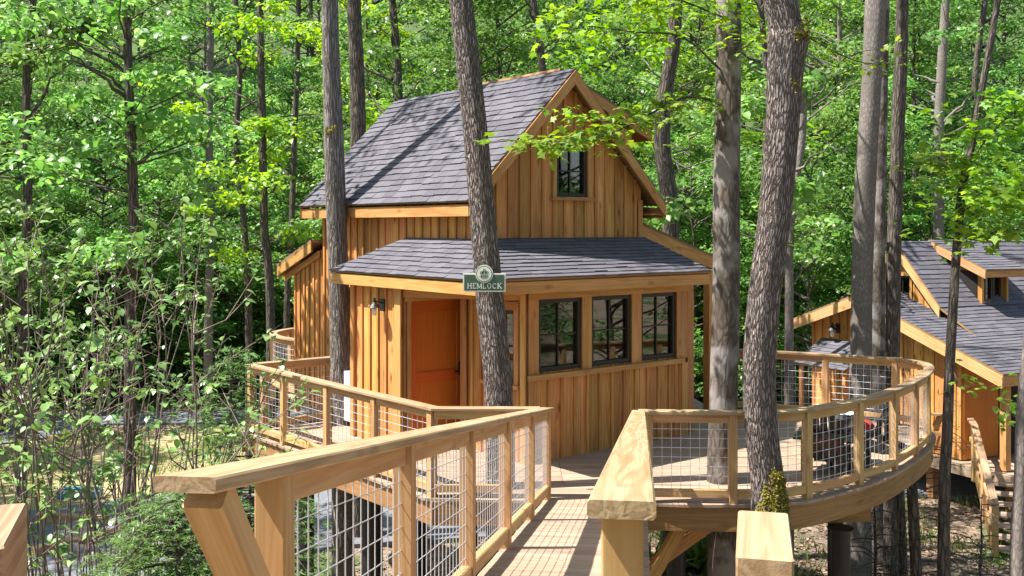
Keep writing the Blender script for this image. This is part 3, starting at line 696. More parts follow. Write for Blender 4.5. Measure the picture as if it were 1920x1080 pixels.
m.prism([HP(C0[0] + .04, C0[1] + .04, zz), HP(EU - .04, C0[1] + .04, zz), HP(EU - .04, .1, zz), HP(.02, .1, zz), HP(.02, 1.7, zz), HP(-.2, EV - .04, zz), HP(C0[0] + .04, EV - .04, zz)], (0, 0, .02), grain=U); m.build('porch_soffit', CEDAR, cab)
m = MB(); m.prism([e_r + Vector((0, 0, -.19)), HP(3.02, VF, PZ - .19), HP(2.95, VF, PT - .05), e_r + Vector((0, 0, -.05))], -U * .03, grain=V); m.build('roof_end', TRIM, cab)
m = MB(); m.box(0, 1.33, -.03, .03, 0, .02); beam('porch_beam', HP(-.8, 1.58, 2.13), HP(.02, .02, 2.13), .09, .14, TRIM, cab)
# right lean-to roof and left rear lean-to
def lean_to(u0, z0, u1, z1, v0, v1, sd, wall_u=None):
    P = [HP(u1, v0, z1), HP(u1, v1, z1), HP(u0, v1, z0), HP(u0, v0, z0)]; rd, n = roof_slab(cab, P, .04, name='side_roof')
    shingles(rd, [p + n * .001 for p in P], P[0], P[1], U * (1 if u0 > u1 else -1), seed=sd)
    m = MB(); m.prism([HP(u1, v0, z1 - .045), HP(u0, v0, z0 - .045), HP(u0, v0, z0 - .23), HP(u1, v0, z1 - .23)], V * -.032, grain=P[3] - P[0]); m.build('side_roof_rake', TRIM, cab)
    sg = 1 if u0 > u1 else -1
    beam('side_roof_fascia', HP(u1 + .02 * sg, v0, z1 - .12), HP(u1 + .02 * sg, v1, z1 - .12), .03, .15, TRIM, cab)
lean_to(UW1 + .02, 3.08, 4.75, 2.50, VF + .05, 3.6, 31)
RV, RE, RZ0, RZ1 = VB + .02, 6.38, 2.78, 2.34
P = [HP(UW0 - .22, RE, RZ1), HP(UW1 + .3, RE, RZ1), HP(UW1 + .3, RV, RZ0), HP(UW0 - .22, RV, RZ0)]; rd, n = roof_slab(cab, P, .04, name='rear_roof'); shingles(rd, [p + n * .001 for p in P], P[0], P[1], -V, seed=33)
p, q = P[0] - Vector((0, 0, .045)), P[3] - Vector((0, 0, .045)); m = MB(); m.prism([p, q, q - Vector((0, 0, .15)), p - Vector((0, 0, .15))], U * .032, grain=q - p); m.build('rear_rake', TRIM, cab)
p, q = p + U * .14 - Vector((0, 0, .13)), q + U * .14 - Vector((0, 0, .13)); m = MB(); m.prism([p, q, q - Vector((0, 0, .11)), p - Vector((0, 0, .11))], U * .03, grain=q - p); m.build('frieze_board', TRIM, cab)
beam('rear_fascia', P[0] - V * .02 - Vector((0, 0, .12)), P[1] - V * .02 - Vector((0, 0, .12)), .03, .15, TRIM, cab)
board_wall(cab, HP(UW0, 6.13), -V, nL, 6.13 - VB, lambda s: 2.30 + s * .32, name='rear_wall', bw=.17, phase=.08)
m = MB(); m.prism([HP(UW0 + .1, 6.13, -.05), HP(UW1, 6.13, -.05), HP(UW1, 6.13, 2.35), HP(UW0 + .1, 6.13, 2.35)], -V * .09, grain=(0, 0, 1)); m.build('back_wall', CEDAR2, cab)
# shed dormer on the far slope
DV0, DV1 = 1.15, 3.4
P = [HP(3.36, DV0 - .1, 4.52), HP(3.36, DV1, 4.52), HP(RU + .12, DV1, 5.28), HP(RU + .12, DV0 - .1, 5.28)]
rd, n = roof_slab(cab, P, .04, name='dormer_roof'); shingles(rd, [p + n * .001 for p in P], P[0], P[1], -U, seed=41)
m = MB(); m.prism([P[0] - Vector((0, 0, .045)), P[3] - Vector((0, 0, .045)), P[3] - Vector((0, 0, .2)), P[0] - Vector((0, 0, .2))], -V * .03, grain=P[3] - P[0]); m.build('dormer_rake', TRIM, cab)
beam('dormer_fascia', P[0] - U * .02 - Vector((0, 0, .12)), P[1] - U * .02 - Vector((0, 0, .12)), .03, .15, TRIM, cab)
m = MB(); m.prism([HP(RU + .2, DV0, 4.98), HP(3.05, DV0, 3.5), HP(3.05, DV0, 4.42), HP(RU + .2, DV0, 5.1)], V * .06, grain=(0, 0, 1)); m.build('dormer_cheek', CEDAR, cab)
m = MB(); m.prism([HP(3.0, DV0, 3.5), HP(3.0, DV1, 3.5), HP(3.0, DV1, 4.5), HP(3.0, DV0, 4.5)], U * .05, grain=(0, 0, 1)); m.build('dormer_front', CEDAR, cab)

# wall lantern on the bay wall
def lantern(o, n, label, s=1.0, group=None):
    t = thing('wall_lantern', label, 'lantern', o, group); M = frame(o, n) @ Matrix.Diagonal((s, s, s, 1))
    b = MB(); b.box(0, .02, -.06, .06, -.1, .1, .004); b.build('backplate', BLACKM, t, M)
    b = MB(); b.tube([(.02, 0, .03), (.1, 0, .06), (.16, 0, .06)], [.011] * 3, 8); b.build('arm', BLACKM, t, M)
    b = MB(); b.lathe([(.02, .12), (.022, .05), (.045, .03), (.1, -.03), (.104, -.035), (.04, -.03)], (.16, 0, 0), 20); b.build('shade', BLACKM, t, M)
    b = MB(); b.lathe([(.03, -.03), (.036, -.06), (.036, -.15), (.02, -.165)], (.16, 0, 0), 14); b.build('glass_jar', BULB, t, M, smooth=True)
    return t
lantern(HP(-.82, 1.6 + .42, 1.93) + nL * .05, nL, 'black wall lantern with glass jar beside the orange door', .85)
# ------------------------------------------------------------------ the neighbouring cabin
Pr = Vector((10.56, 22, 0)); Dl = Vector((-2.8, 6, 0)); WL = Dl.length; Dn = Dl.normalized(); Nn = Vector((.906, .423, 0)).normalized()
FZ = -2.3
def NP(t, m=0, z=0): return Pr + Dl * t + Nn * m + Vector((0, 0, z))
nb = thing('neighbour_cabin', 'second cedar cabin with dormer and curved grey roof behind the right trees', 'cabin', NP(.5, 0, G0))
AP, AZ, S1, EZ = .63, 1.32, .345, -.09
def low(t): return EZ + (AZ - EZ) * t / AP if t < AP else AZ - (t - AP) / (1 - AP) * (AZ - .48)
def ltop(s): return low((s + .25) / WL) - .12
ltop.br = [AP * WL - .25]
board_wall(nb, NP(0, .25) + Dn * 1.35 + Vector((0, 0, 0)), Dn, -Nn, WL - 1.40, lambda s: ltop(s + 1.1), bot=FZ, bw=.33, phase=.15, openings=[(1.9, 2.7, FZ, -.25)])
stick(nb, 'door', wallframe(NP(0, .25) + Dn * 1.35, Dn, -Nn), FZ, -.26, 1.92, 2.68, -.05, .0, mat=DOORM)
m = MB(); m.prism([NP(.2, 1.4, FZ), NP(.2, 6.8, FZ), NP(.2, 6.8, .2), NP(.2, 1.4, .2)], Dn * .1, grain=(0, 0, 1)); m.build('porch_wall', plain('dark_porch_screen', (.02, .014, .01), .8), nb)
m = MB(); m.prism([NP(.2, .3, FZ), NP(.2, 1.4, FZ), NP(.2, 1.4, .2), NP(.2, .3, .2)], Dn * .1, grain=(0, 0, 1)); m.build('porch_wall', DOORM, nb)
m = MB(); m.prism([NP(-.02, 0, FZ - .03), NP(1, 0, FZ - .03), NP(1, 7, FZ - .03), NP(-.02, 7, FZ - .03)], (0, 0, -.25), grain=Nn); m.build('porch_floor', DECKW, nb)
for mm in (.3, 3.4, 6.6): beam('porch_post', NP(.035, mm, FZ), NP(.035, mm, EZ - .2), .16, .16, TRIM, nb, up=Nn)
for t in (.02, .35, .68, .97):
    for mm in (.4, 3.5, 6.6): beam('pier', NP(t, mm, G0 - .2), NP(t, mm, FZ - .28), .2, .2, BEAMW, nb, up=Nn)
beam('porch_header', NP(.03, .2, EZ - .28), NP(.03, 6.9, EZ - .28), .1, .2, TRIM, nb)
SB = 1.2; TK = .396; UPZ = 2.63; KZ = 1.06; TKL = 2 * .614 - TK
# lower roof: right side sheet with the flare, left side sheet, and the pent roof before the gable
def sheet(P, e0, e1, rise, sd, nm='roof', par=nb, expo=.15):
    rd, n = roof_slab(par, P, .05, name=nm); shingles(rd, [p + n * .001 for p in P], e0, e1, rise, expo=expo, tab=.33, seed=sd); return rd
sheet([NP(-.02, -.2, low(-.02)), NP(-.02, 7.2, low(-.02)), NP(AP, 7.2, AZ), NP(AP, -.2, AZ)], NP(-.02, -.2, low(-.02)), NP(-.02, 7.2, low(-.02)), Dn, 51)
sheet([NP(1.02, -.2, low(1.02)), NP(1.02, 7.2, low(1.02)), NP(AP, 7.2, AZ), NP(AP, -.2, AZ)], NP(1.02, -.2, low(1.02)), NP(1.02, 7.2, low(1.02)), -Dn, 52)
for a, b_ in ((-.02, AP), (1.02, AP)):
    p, q = NP(a, -.2, low(a) - .055), NP(b_, -.2, AZ - .055); m = MB(); m.prism([p, q, q - Vector((0, 0, .26)), p - Vector((0, 0, .24))], -Nn * .04, grain=q - p); m.build('rake_board', PINE, nb)
beam('eave_fascia', NP(-.015, -.2, low(-.02) - .16), NP(-.015, 7.2, low(-.02) - .16), .04, .22, TRIM, nb)
# upper gable volume
def uptop(s): t = TK + .045 + s / WL; return UPZ - abs(t - .614) / (.614 - TK) * (UPZ - KZ) - .1
UL = (TKL - TK - .09) * WL; uptop.br = [UL / 2]
board_wall(nb, NP(TK + .045, SB), Dn, -Nn, UL, uptop, bot=.6, bw=.3, phase=.12, openings=[(UL / 2 - .3, UL / 2 + .3, 1.05, 1.75)])
window(nb, NP(TK + .045, SB), Dn, -Nn, UL / 2 - .3, UL / 2 + .3, 1.05, 1.75, 2, 1, case=.08)
for sgn, tt in ((1, TK), (-1, TKL)):
    P = [NP(tt, SB - .22, KZ), NP(tt, 7, KZ), NP(.614, 7, UPZ), NP(.614, SB - .22, UPZ)]; sheet(P, P[0], P[1], Dn * sgn, 55 + sgn)
    p, q = P[0] - Vector((0, 0, .05)), P[3] - Vector((0, 0, .05)); m = MB(); m.prism([p, q, q - Vector((0, 0, .24)), p - Vector((0, 0, .22))], -Nn * .04, grain=q - p); m.build('rake_board', PINE, nb)
    if sgn == 1:
        t2 = TK - .16; P2 = [NP(t2, SB - .2, low(t2) + .01), NP(t2, 7.1, low(t2) + .01), NP(TK, 7.1, KZ - .02), NP(TK, SB - .2, KZ - .02)]; sheet(P2, P2[0], P2[1], Dn, 58)
# dormer
DT, M0, M1 = .40, 2.4, 3.36
o = NP(DT, M0); board_wall(nb, o, Nn, -Dn, M1 - M0, lambda s: 1.92, bot=.8, openings=[(.1, .86, 1.14, 1.80)], bw=.3, name='dormer_wall')
window(nb, o, Nn, -Dn, .1, .46, 1.14, 1.80, 1, 1, casing=False); window(nb, o, Nn, -Dn, .5, .86, 1.14, 1.80, 1, 1, casing=False)
for mm in (M0, M1 - .06):
    m = MB(); m.prism([NP(DT, mm, .8), NP(DT, mm, 1.9), NP(.6, mm, 2.45), NP(.6, mm, 2.3)], Nn * .06, grain=(0, 0, 1)); m.build('dormer_cheek', CEDAR, nb)
P = [NP(DT - .05, M0 - .22, 1.95), NP(DT - .05, M1 + .22, 1.95), NP(.62, M1 + .22, 2.66), NP(.62, M0 - .22, 2.66)]; sheet(P, P[0], P[1], Dn, 61, nm='dormer_roof')
p, q = P[0] - Vector((0, 0, .05)), P[3] - Vector((0, 0, .05)); m = MB(); m.prism([p, q, q - Vector((0, 0, .17)), p - Vector((0, 0, .17))], -Nn * .03, grain=q - p); m.build('rake_board', PINE, nb)
beam('dormer_fascia', P[0] + Dn * .03 - Vector((0, 0, .12)), P[1] + Dn * .03 - Vector((0, 0, .12)), .03, .15, TRIM, nb)
# little awning roof low on the front wall
P = [NP(.60, -.75, -.55), NP(.88, -.75, -.55), NP(.88, .2, .05), NP(.60, .2, .05)]; sheet(P, P[0], P[1], Nn, 63, nm='awning')
for t in (.62, .86): beam('awning_post', NP(t, -.62, FZ), NP(t, -.62, -.55), .1, .1, TRIM, nb, up=Nn)
lantern(NP(.79, .2, .35), -Nn, 'small dark lamp high on the wall of the neighbouring cabin', 1.3)

# stair of the neighbouring cabin
st = thing('garden_stair', 'timber stair with handrails descending from the neighbouring cabin porch', 'stair', pz(1890, 1030, G0))
s_top, s_bot = px(1878, 842, 22.5), px(1925, 1040, 19.6); s_bot.z = G0 + .1; s_top.z = FZ - .02
sd_ = (s_bot - s_top); sh = Vector((sd_.x, sd_.y, 0)); sw = Vector((-sh.y, sh.x, 0)).normalized()
if sw.x < 0: sw = -sw
for i in range(8):
    p = s_top + sd_ * (i + .5) / 8; beam('tread', p - sw * .5, p + sw * .7, .3, .045, DECKW, st); 
for k in (-.52, .72): beam('stringer', s_top + sw * k - Vector((0, 0, .12)), s_bot + sw * k - Vector((0, 0, .12)), .05, .26, BEAMW, st)
hr = [s_top - sw * .55 - sh.normalized() * 1.1, s_top - sw * .55, s_bot - sw * .55]
hr[0].z = s_top.z
for p in (hr[0], hr[1], (hr[1] + hr[2]) / 2, hr[2]): beam('post', p - Vector((0, 0, .3)), p + Vector((0, 0, .92)), .1, .1, PINE, st, up=(0, 1, 0))
for a, b_ in ((hr[0] - sw * .9, hr[0]), (hr[0], hr[1]), (hr[1], hr[2])):
    beam('handrail', a + Vector((0, 0, .95)), b_ + Vector((0, 0, .95)), .14, .045, CAPW, st); beam('mid_rail', a + Vector((0, 0, .5)), b_ + Vector((0, 0, .5)), .04, .09, PINE, st)

# ------------------------------------------------------------------ sign on the tree
sg = thing('name_sign', 'green wooden sign reading HEMLOCK with a round tree emblem, fixed to the trunk', 'sign', px(908, 530, 11.5))
SM = frame(px(908, 522, 11.50), (1, .0, 0), z=(0, 0, 1))     # local x right, y into the tree, z up
k_ = 11.5 / FPX
def sp(mb, poly, y0, y1): mb.prism([(a * k_, y0, -b_ * k_) for a, b_ in poly], (0, y1 - y0, 0))
b = MB(); sp(b, [(-40, -9), (40, -9), (40, 25), (-40, 25)], -.008, .03); b.build('border_board', SIGNC, sg, SM)
b = MB(); sp(b, [(-37.6, -6.8), (37.6, -6.8), (37.6, 22.6), (-37.6, 22.6)], -.012, -.0085); b.build('green_panel', SIGNG, sg, SM)
def disc(r, y0, y1, mat, name, n=28):
    b = MB(); sp(b, [(r * math.cos(2 * math.pi * i / n), -8.5 + r * math.sin(2 * math.pi * i / n)) for i in range(n)], y0, y1); return b.build(name, mat, sg, SM)
disc(16.6, -.0165, .02, SIGNC, 'emblem_rim'); disc(15.0, -.0195, -.017, SIGNG, 'emblem_ring'); em = disc(13.6, -.0225, -.02, SIGNC, 'emblem')
b = MB()
for x, h in ((-5.2, 3), (-1.8, 0), (1.8, 0), (5.2, 3)): sp(b, [(x - .75, -9 + h - 2), (x + .75, -9 + h - 2), (x + .9, 1.5 - abs(x) * .3), (x - .9, 1.5 - abs(x) * .3)], -.0245, -.023)
for x, y, r in ((-5.5, -11, 3.2), (0, -15.2, 3.6), (5.5, -11, 3.2), (-2.6, -11.5, 2.2), (2.8, -12, 2.2)):
    for i in range(7):
        a = i * .9; cx, cy = x + r * .6 * math.cos(a), y + r * .6 * math.sin(a)
        sp(b, [(cx + 1.0 * math.cos(a + q), cy + 1.0 * math.sin(a + q)) for q in (0, 1.6, 3.1, 4.7)], -.0245, -.023)
sp(b, [(-9, -4.6), (9, -4.6), (9, -3.9), (-9, -3.9)], -.0245, -.023); b.build('emblem_trees', SIGNG, em, SM)
# lettering: serif capitals, strokes in a box 1 wide, 1 high
def bar(x0, y0, x1, y1, t): 
    dx, dy = x1 - x0, y1 - y0; L = math.hypot(dx, dy); nx, ny = -dy / L * t / 2, dx / L * t / 2
    return [(x0 + nx, y0 + ny), (x1 + nx, y1 + ny), (x1 - nx, y1 - ny), (x0 - nx, y0 - ny)]
def serif(x, y, w_=.34): return bar(x - w_ / 2, y, x + w_ / 2, y, .07)
def arc(a0, a1, rx=.42, ry=.5, t=.15, n=14):
    out = []
    for i in range(n):
        p, q = a0 + (a1 - a0) * i / n, a0 + (a1 - a0) * (i + 1) / n; e = .03
        out.append([(.5 + (rx) * math.cos(p), .5 + ry * math.sin(p)), (.5 + rx * math.cos(q + e), .5 + ry * math.sin(q + e)), (.5 + (rx - t) * math.cos(q + e), .5 + (ry - t * .7) * math.sin(q + e)), (.5 + (rx - t) * math.cos(p), .5 + (ry - t * .7) * math.sin(p))])
    return out
T = .15
GL = {'H': [bar(.18, 0, .18, 1, T), bar(.82, 0, .82, 1, T), bar(.18, .52, .82, .52, .09)] + [serif(x, y) for x in (.18, .82) for y in (.03, .97)],
      'E': [bar(.22, 0, .22, 1, T), bar(.1, .96, .82, .96, .08), bar(.22, .52, .66, .52, .08), bar(.1, .04, .86, .04, .08), bar(.82, .76, .82, 1, .07), bar(.86, 0, .86, .26, .07)],
      'M': [bar(.12, 0, .12, 1, .09), bar(.88, 0, .88, 1, T), bar(.12, 1, .5, .1, .13), bar(.5, .1, .88, 1, .08)] + [serif(x, y, .28) for x in (.12, .88) for y in (.03, .97)],
      'L': [bar(.24, 0, .24, 1, T), serif(.24, .97), bar(.1, .04, .84, .04, .08), bar(.84, 0, .84, .28, .07)],
      'O': arc(0, 2 * math.pi, n=22), 'C': arc(.75, 5.5, n=18) + [bar(.82, .68, .82, .96, .07)],
      'K': [bar(.2, 0, .2, 1, T), bar(.2, .42, .82, .97, .08), bar(.4, .56, .88, .03, T)] + [serif(.2, .03), serif(.2, .97), serif(.82, .97, .26), serif(.88, .03, .26)]}
x = -32.0
for ch, wd in zip('HEMLOCK', (9.0, 7.4, 10.0, 7.4, 9.2, 8.6, 9.0)):
    b = MB()
    for i, poly in enumerate(GL[ch]): sp(b, [(x + a * wd, 19.0 - c * 10.2) for a, c in poly], -.0145 - i * .00004, -.0125)
    o = b.build('letter', SIGNC, sg, SM); x += wd + .75

# ------------------------------------------------------------------ chairs, table, pot, cushions, condenser
def adirondack(loc, rz, label):
    t = thing('adirondack_chair', label, 'chair', loc, 'black chairs on the right deck'); M0_ = Matrix.Translation(loc) @ Matrix.Rotation(rz, 4, 'Z') @ Matrix.Scale(.84, 4)
    def part(n, fn): b = MB(); fn(b); b.build(n, BLACKP, t, M0_)
    # local: faces +x; seat slopes back
    for i in range(5):
        y = -.22 + i * .11; top_ = 1.0 - abs(i - 2) ** 2 * .022
        part('back_slat', lambda b: b.box(0, top_ - .2, y - .049, y + .049, -.011, .011, .004, M=Matrix.Translation((-.13, 0, .22)) @ Matrix.Rotation(R(-90 - 22), 4, 'Y')))
    for i in range(6):
        q = i * .095; part('seat_slat', lambda b: b.box(-.28, .28, q - .042, q + .042, 0, .02, .004, M=Matrix.Translation((-.1, 0, .26)) @ Matrix.Rotation(R(-11), 4, 'Y') @ Matrix.Rotation(R(90), 4, 'Z') @ Matrix.Diagonal((1, -1, 1, 1))))
    for s in (-1, 1):
        part('arm', lambda b: b.box(-.38, .48, s * .36 - .065, s * .36 + .065, .55, .575, .005))
        part('front_leg', lambda b: b.box(0, .55, s * .3 - .012, s * .3 + .012, -.05, .05, .003, M=Matrix.Translation((.38, 0, 0)) @ Matrix.Rotation(R(-90), 4, 'Y')))
        part('rear_leg', lambda b: b.box(-.02, 1.0, s * .275 - .012, s * .275 + .012, -.05, .05, .003, M=Matrix.Translation((-.52, 0, .05)) @ Matrix.Rotation(R(-16), 4, 'Y')))
        part('arm_support', lambda b: b.box(0, .5, s * .31 - .012, s * .31 + .012, -.035, .035, .003, M=Matrix.Translation((-.26, 0, .06)) @ Matrix.Rotation(R(-90), 4, 'Y')))
    part('back_brace', lambda b: b.box(-.02, .02, -.29, .29, -.02, .05, M=Matrix.Translation((-.36, 0, .62))))
    return t
adirondack((3.80, 12.42, 0), R(68), 'black slatted garden chair with its back to the railing by the mossy tree')
adirondack((4.78, 13.86, 0), R(150), 'black slatted garden chair half hidden behind the curved railing posts')
def cushion(loc, rot, label, s=(.17, .17, .06)):
    n = 12; b = MB(); vs = []; fs = []
    for i in range(n + 1):
        for j in range(n + 1):
            u, v = i / n * 2 - 1, j / n * 2 - 1; h = (1 - u ** 4) * (1 - v ** 4); e = 1 - .12 * (1 - abs(u)) * abs(v) - .0
            vs.append((u * s[0] * (1 - .1 * (1 - v * v)), v * s[1] * (1 - .1 * (1 - u * u)), s[2] * h ** .6 + .004))
    m_ = len(vs); vs += [(a, c, -z) for a, c, z in vs]; w1 = n + 1
    for i in range(n):
        for j in range(n):
            q = (i * w1 + j, (i + 1) * w1 + j, (i + 1) * w1 + j + 1, i * w1 + j + 1); fs.append(q); fs.append(tuple(m_ + k for k in q[::-1]))
    b.add(vs, fs); o = b.build('cushion', REDM, None, Matrix.Translation(loc) @ Matrix.Rotation(rot[2], 4, 'Z') @ Matrix.Rotation(rot[1], 4, 'Y'), smooth=True); return tag(o, label, 'cushion', 'red cushions')
cushion((3.84, 12.52, .36), (0, R(-30), R(68)), 'red cushion leaning in the chair nearest the mossy tree')
cushion((4.70, 13.78, .38), (0, R(-35), R(150)), 'red cushion in the chair beyond the steel pot')
tb = thing('side_table', 'low dark side table holding a steel pot behind the curved railing', 'table', (4.18, 12.95, 0))
for i in range(5): b = MB(); b.box(-.3, .3, -.25 + i * .102, -.25 + i * .102 + .094, .42, .445, .004); b.build('top_slat', BLACKP, tb, Matrix.Translation((4.18, 12.95, 0)))
for sx in (-1, 1):
    for sy in (-1, 1): b = MB(); b.box(-.03, .03, -.03, .03, 0, .42, 0, M=Matrix.Translation((4.18 + sx * .24, 12.95 + sy * .2, 0))); b.build('leg', BLACKP, tb)
b = MB(); b.box(-.26, .26, -.2, .2, .12, .14, .003, M=Matrix.Translation((4.18, 12.95, 0))); b.build('shelf', plain('grey_shelf', (.25, .26, .28), .5), tb)
pt = thing('steel_pot', 'shiny steel pot standing on the low side table', 'pot', (4.2, 12.95, .445))
b = MB(); b.lathe([(.13, 0), (.15, .01), (.165, .06), (.17, .2), (.18, .205), (.18, .215), (.162, .212), (.155, .07), (.13, .02)], (4.2, 12.95, .447), 28); b.build('bowl', GALV, pt, smooth=True)
for s in (-1, 1): b = MB(); b.tube([(4.2 + s * .17, 12.91, .62), (4.2 + s * .215, 12.92, .625), (4.2 + s * .215, 12.98, .625), (4.2 + s * .17, 12.99, .62)], [.008] * 4, 6); b.build('handle', GALV, pt)
gl_ = MB(); gl_.lathe([(.035, 0), (.04, .1), (.036, .11)], (3.98, 12.83, .447), 14); tag(gl_.build('drinking_glass', BULB, smooth=True), 'pale drinking glass beside the steel pot', 'glass')
ac = thing('heat_pump', 'light grey outdoor heat pump unit on the left deck behind the railing', 'heat pump', (-2.35, 15.7, 0))
Ma = Matrix.Translation((-2.28, 15.62, .03)) @ Matrix.Rotation(R(38), 4, 'Z')
b = MB(); b.box(-.3, .34, -.18, .18, .06, .8, .012, M=Ma); b.build('casing', ACM, ac)
b = MB()
for i in range(12): b.box(-.24, .2, -.196, -.181, .14 + i * .05, .155 + i * .05, 0, M=Ma)
b.build('grille', plain('grille_grey', (.33, .34, .35), .5), ac)
for s in (-.22, .26): b = MB(); b.box(s - .03, s + .03, -.2, .2, 0, .058, 0, M=Ma); b.build('foot', BLACKM, ac)
# ------------------------------------------------------------------ vegetation
TPL = {
 'diamond': (np.array([(0, 0, 0), (.5, .33, .07), (1, 0, -.06), (.5, -.33, .07)], float), [(0, 2, 1), (0, 3, 2)]),
 'oval': (np.array([(0, 0, 0), (.5, 0, .02), (1, 0, -.16), (.22, .27, .09), (.62, .29, .05), (.22, -.27, .09), (.62, -.29, .05)], float),
          [(0, 1, 3), (1, 4, 3), (1, 2, 4), (0, 5, 1), (1, 5, 6), (1, 6, 2)]),
 'maple': (np.array([(.32, 0, .03), (0, 0, 0), (.06, .30, .03), (.30, .26, .05), (.42, .54, -.06), (.58, .24, .03), (1, 0, -.12), (.58, -.24, .03), (.42, -.54, -.06), (.30, -.26, .05), (.06, -.30, .03)], float),
           [(0, i, i + 1) for i in range(1, 10)] + [(0, 10, 1)]),
 'needle': (np.array([(0, .1, 0), (1, .0, -.05), (0, -.1, 0)], float), [(0, 2, 1)]),
 'blade': (np.array([(0, .04, 0), (.5, .035, .14), (1, 0, .1), (.5, -.035, .14), (0, -.04, 0)], float), [(0, 4, 3), (0, 3, 1), (1, 3, 2)]),
}
def leaf_mesh(name, P, S, Nrm, mat, kind='diamond', tang=None, rng=RNG):
    P = np.asarray(P, float); n = len(P); T, F = TPL[kind]; F = np.array(F)
    Nn_ = np.asarray(Nrm, float); Nn_ = Nn_ / (np.linalg.norm(Nn_, axis=1, keepdims=True) + 1e-9)
    if tang is None: tang = rng.normal(size=(n, 3))
    tx = tang - (tang * Nn_).sum(1, keepdims=True) * Nn_; tx /= np.linalg.norm(tx, axis=1, keepdims=True) + 1e-9
    ty = np.cross(Nn_, tx); k = len(T); S = np.asarray(S, float)[:, None, None]
    Vv = P[:, None, :] + S * (T[None, :, 0, None] * tx[:, None] + T[None, :, 1, None] * ty[:, None] + T[None, :, 2, None] * Nn_[:, None])
    idx = (np.arange(n)[:, None, None] * k + F[None]).reshape(-1)
    me = bpy.data.meshes.new(name); nf = n * len(F)
    me.vertices.add(n * k); me.vertices.foreach_set('co', Vv.astype('f').ravel())
    me.loops.add(nf * 3); me.loops.foreach_set('vertex_index', idx.astype('i'))
    me.polygons.add(nf); me.polygons.foreach_set('loop_start', (np.arange(nf) * 3).astype('i'))
    me.update(calc_edges=True); me.materials.append(mat); return me
def put(name, me, parent=None, M=None): return link(bpy.data.objects.new(name, me), parent, M)
def clump(c, r, n, flat=.35, rng=RNG, hollow=.4):
    q = rng.normal(size=(n, 3)); q /= np.linalg.norm(q, axis=1, keepdims=True); q *= (rng.random((n, 1)) ** hollow)
    return np.asarray(c) + q * np.array([r, r, r * flat]), q
def wiggle(p0, p1, n, amp, rng=RNG):
    p0, p1 = np.asarray(p0, float), np.asarray(p1, float); t = np.linspace(0, 1, n)[:, None]
    o = np.cumsum(rng.normal(size=(n, 3)) * amp / math.sqrt(n), 0); o -= o[0] + (o[-1] - o[0]) * t
    o[:, 2] *= .3
    return p0 + (p1 - p0) * t + o
def trunk_mesh(name, pts, rad, mat, sides=28, rough=.05, seed=0, ext=None):
    """tapered trunk through pts with lumpy cross sections; ext(mb) adds limbs"""
    P = [Vector(p) for p in smooth_path([tuple(p) for p in pts], 6)]; n = len(P)
    rr_ = np.interp(np.linspace(0, 1, n), np.linspace(0, 1, len(rad)), rad)
    rg = np.random.default_rng(seed); ph = rg.random(6) * 6.28
    b = MB(); vs = []; gs = []; L = 0
    for i, p in enumerate(P):
        if i: L += (p - P[i - 1]).length
        for k in range(sides):
            th = 2 * math.pi * k / sides
            f = 1 + rough * (math.sin(3 * th + ph[0] + L * .5) * .5 + math.sin(5 * th + ph[1] - L * .8) * .35 + math.sin(2 * th + ph[2] + L * 1.7) * .4 + .5 * math.sin(L * 2.6 + ph[3]) * math.sin(th + ph[4]))
            r = rr_[i] * f; vs.append(p + Vector((r * math.cos(th), r * math.sin(th), 0))); gs.append((L, r * math.cos(th), r * math.sin(th)))
    fs = [(i * sides + k, i * sides + (k + 1) % sides, (i + 1) * sides + (k + 1) % sides, (i + 1) * sides + k) for i in range(n - 1) for k in range(sides)]
    fs += [tuple(range((n - 1) * sides, n * sides))]
    b.add(vs, fs, gs)
    if ext: ext(b)
    return b.mesh(name, mat, smooth=True)

# ---- forest trees: a few kinds, many individuals
def make_tree(h, cb, cr, nclump, nleaf, leaf, tr, seed, matl=LEAF_F, matb=BARK_D, limbs=True, flat=.32):
    rng = np.random.default_rng(seed); tp = wiggle((0, 0, -.3), (rng.normal() * .4, rng.normal() * .4, h), 9, .35, rng)
    b = MB(); rad = np.linspace(tr, tr * .18, 9); rad[0] *= 1.35; b.tube(smooth_path([tuple(p) for p in tp], 3), np.interp(np.linspace(0, 1, 25), np.linspace(0, 1, 9), rad), 9)
    LP, LN = [], []
    for i in range(nclump):
        z = cb + (h - cb + .6) * rng.random() ** .9; f = (z - cb) / (h - cb); R_ = cr * (1 - .55 * abs(f - .4) ** 1.3) * math.sqrt(rng.random())
        a = rng.random() * 6.283; base = np.array([np.interp(max(z - R_ * .5, .5), tp[:, 2], tp[:, k]) for k in range(2)] + [max(z - R_ * .5, .5)])
        c = np.array([base[0] + R_ * math.cos(a), base[1] + R_ * math.sin(a), z])
        if limbs and R_ > .4:
            w_ = wiggle(base, c, 5, .22, rng); b.tube(w_, np.linspace(.012 + .016 * R_, .006, 5), 4, False)
        r = rng.uniform(.5, 1.15) * (cr / 2.6) ** .5; q, d = clump(c, r, int(nleaf / nclump * rng.uniform(.6, 1.4)), flat, rng)
        LP.append(q); LN.append(np.array([0, 0, 1.0]) + d * .45 + rng.normal(size=d.shape) * .5)
    LP = np.concatenate(LP); LN = np.concatenate(LN)
    crown = leaf_mesh('crown', LP, leaf * rng.uniform(.6, 1.3, len(LP)), LN, matl, 'diamond', rng=rng)
    return b.mesh('trunk', matb, smooth=True), crown
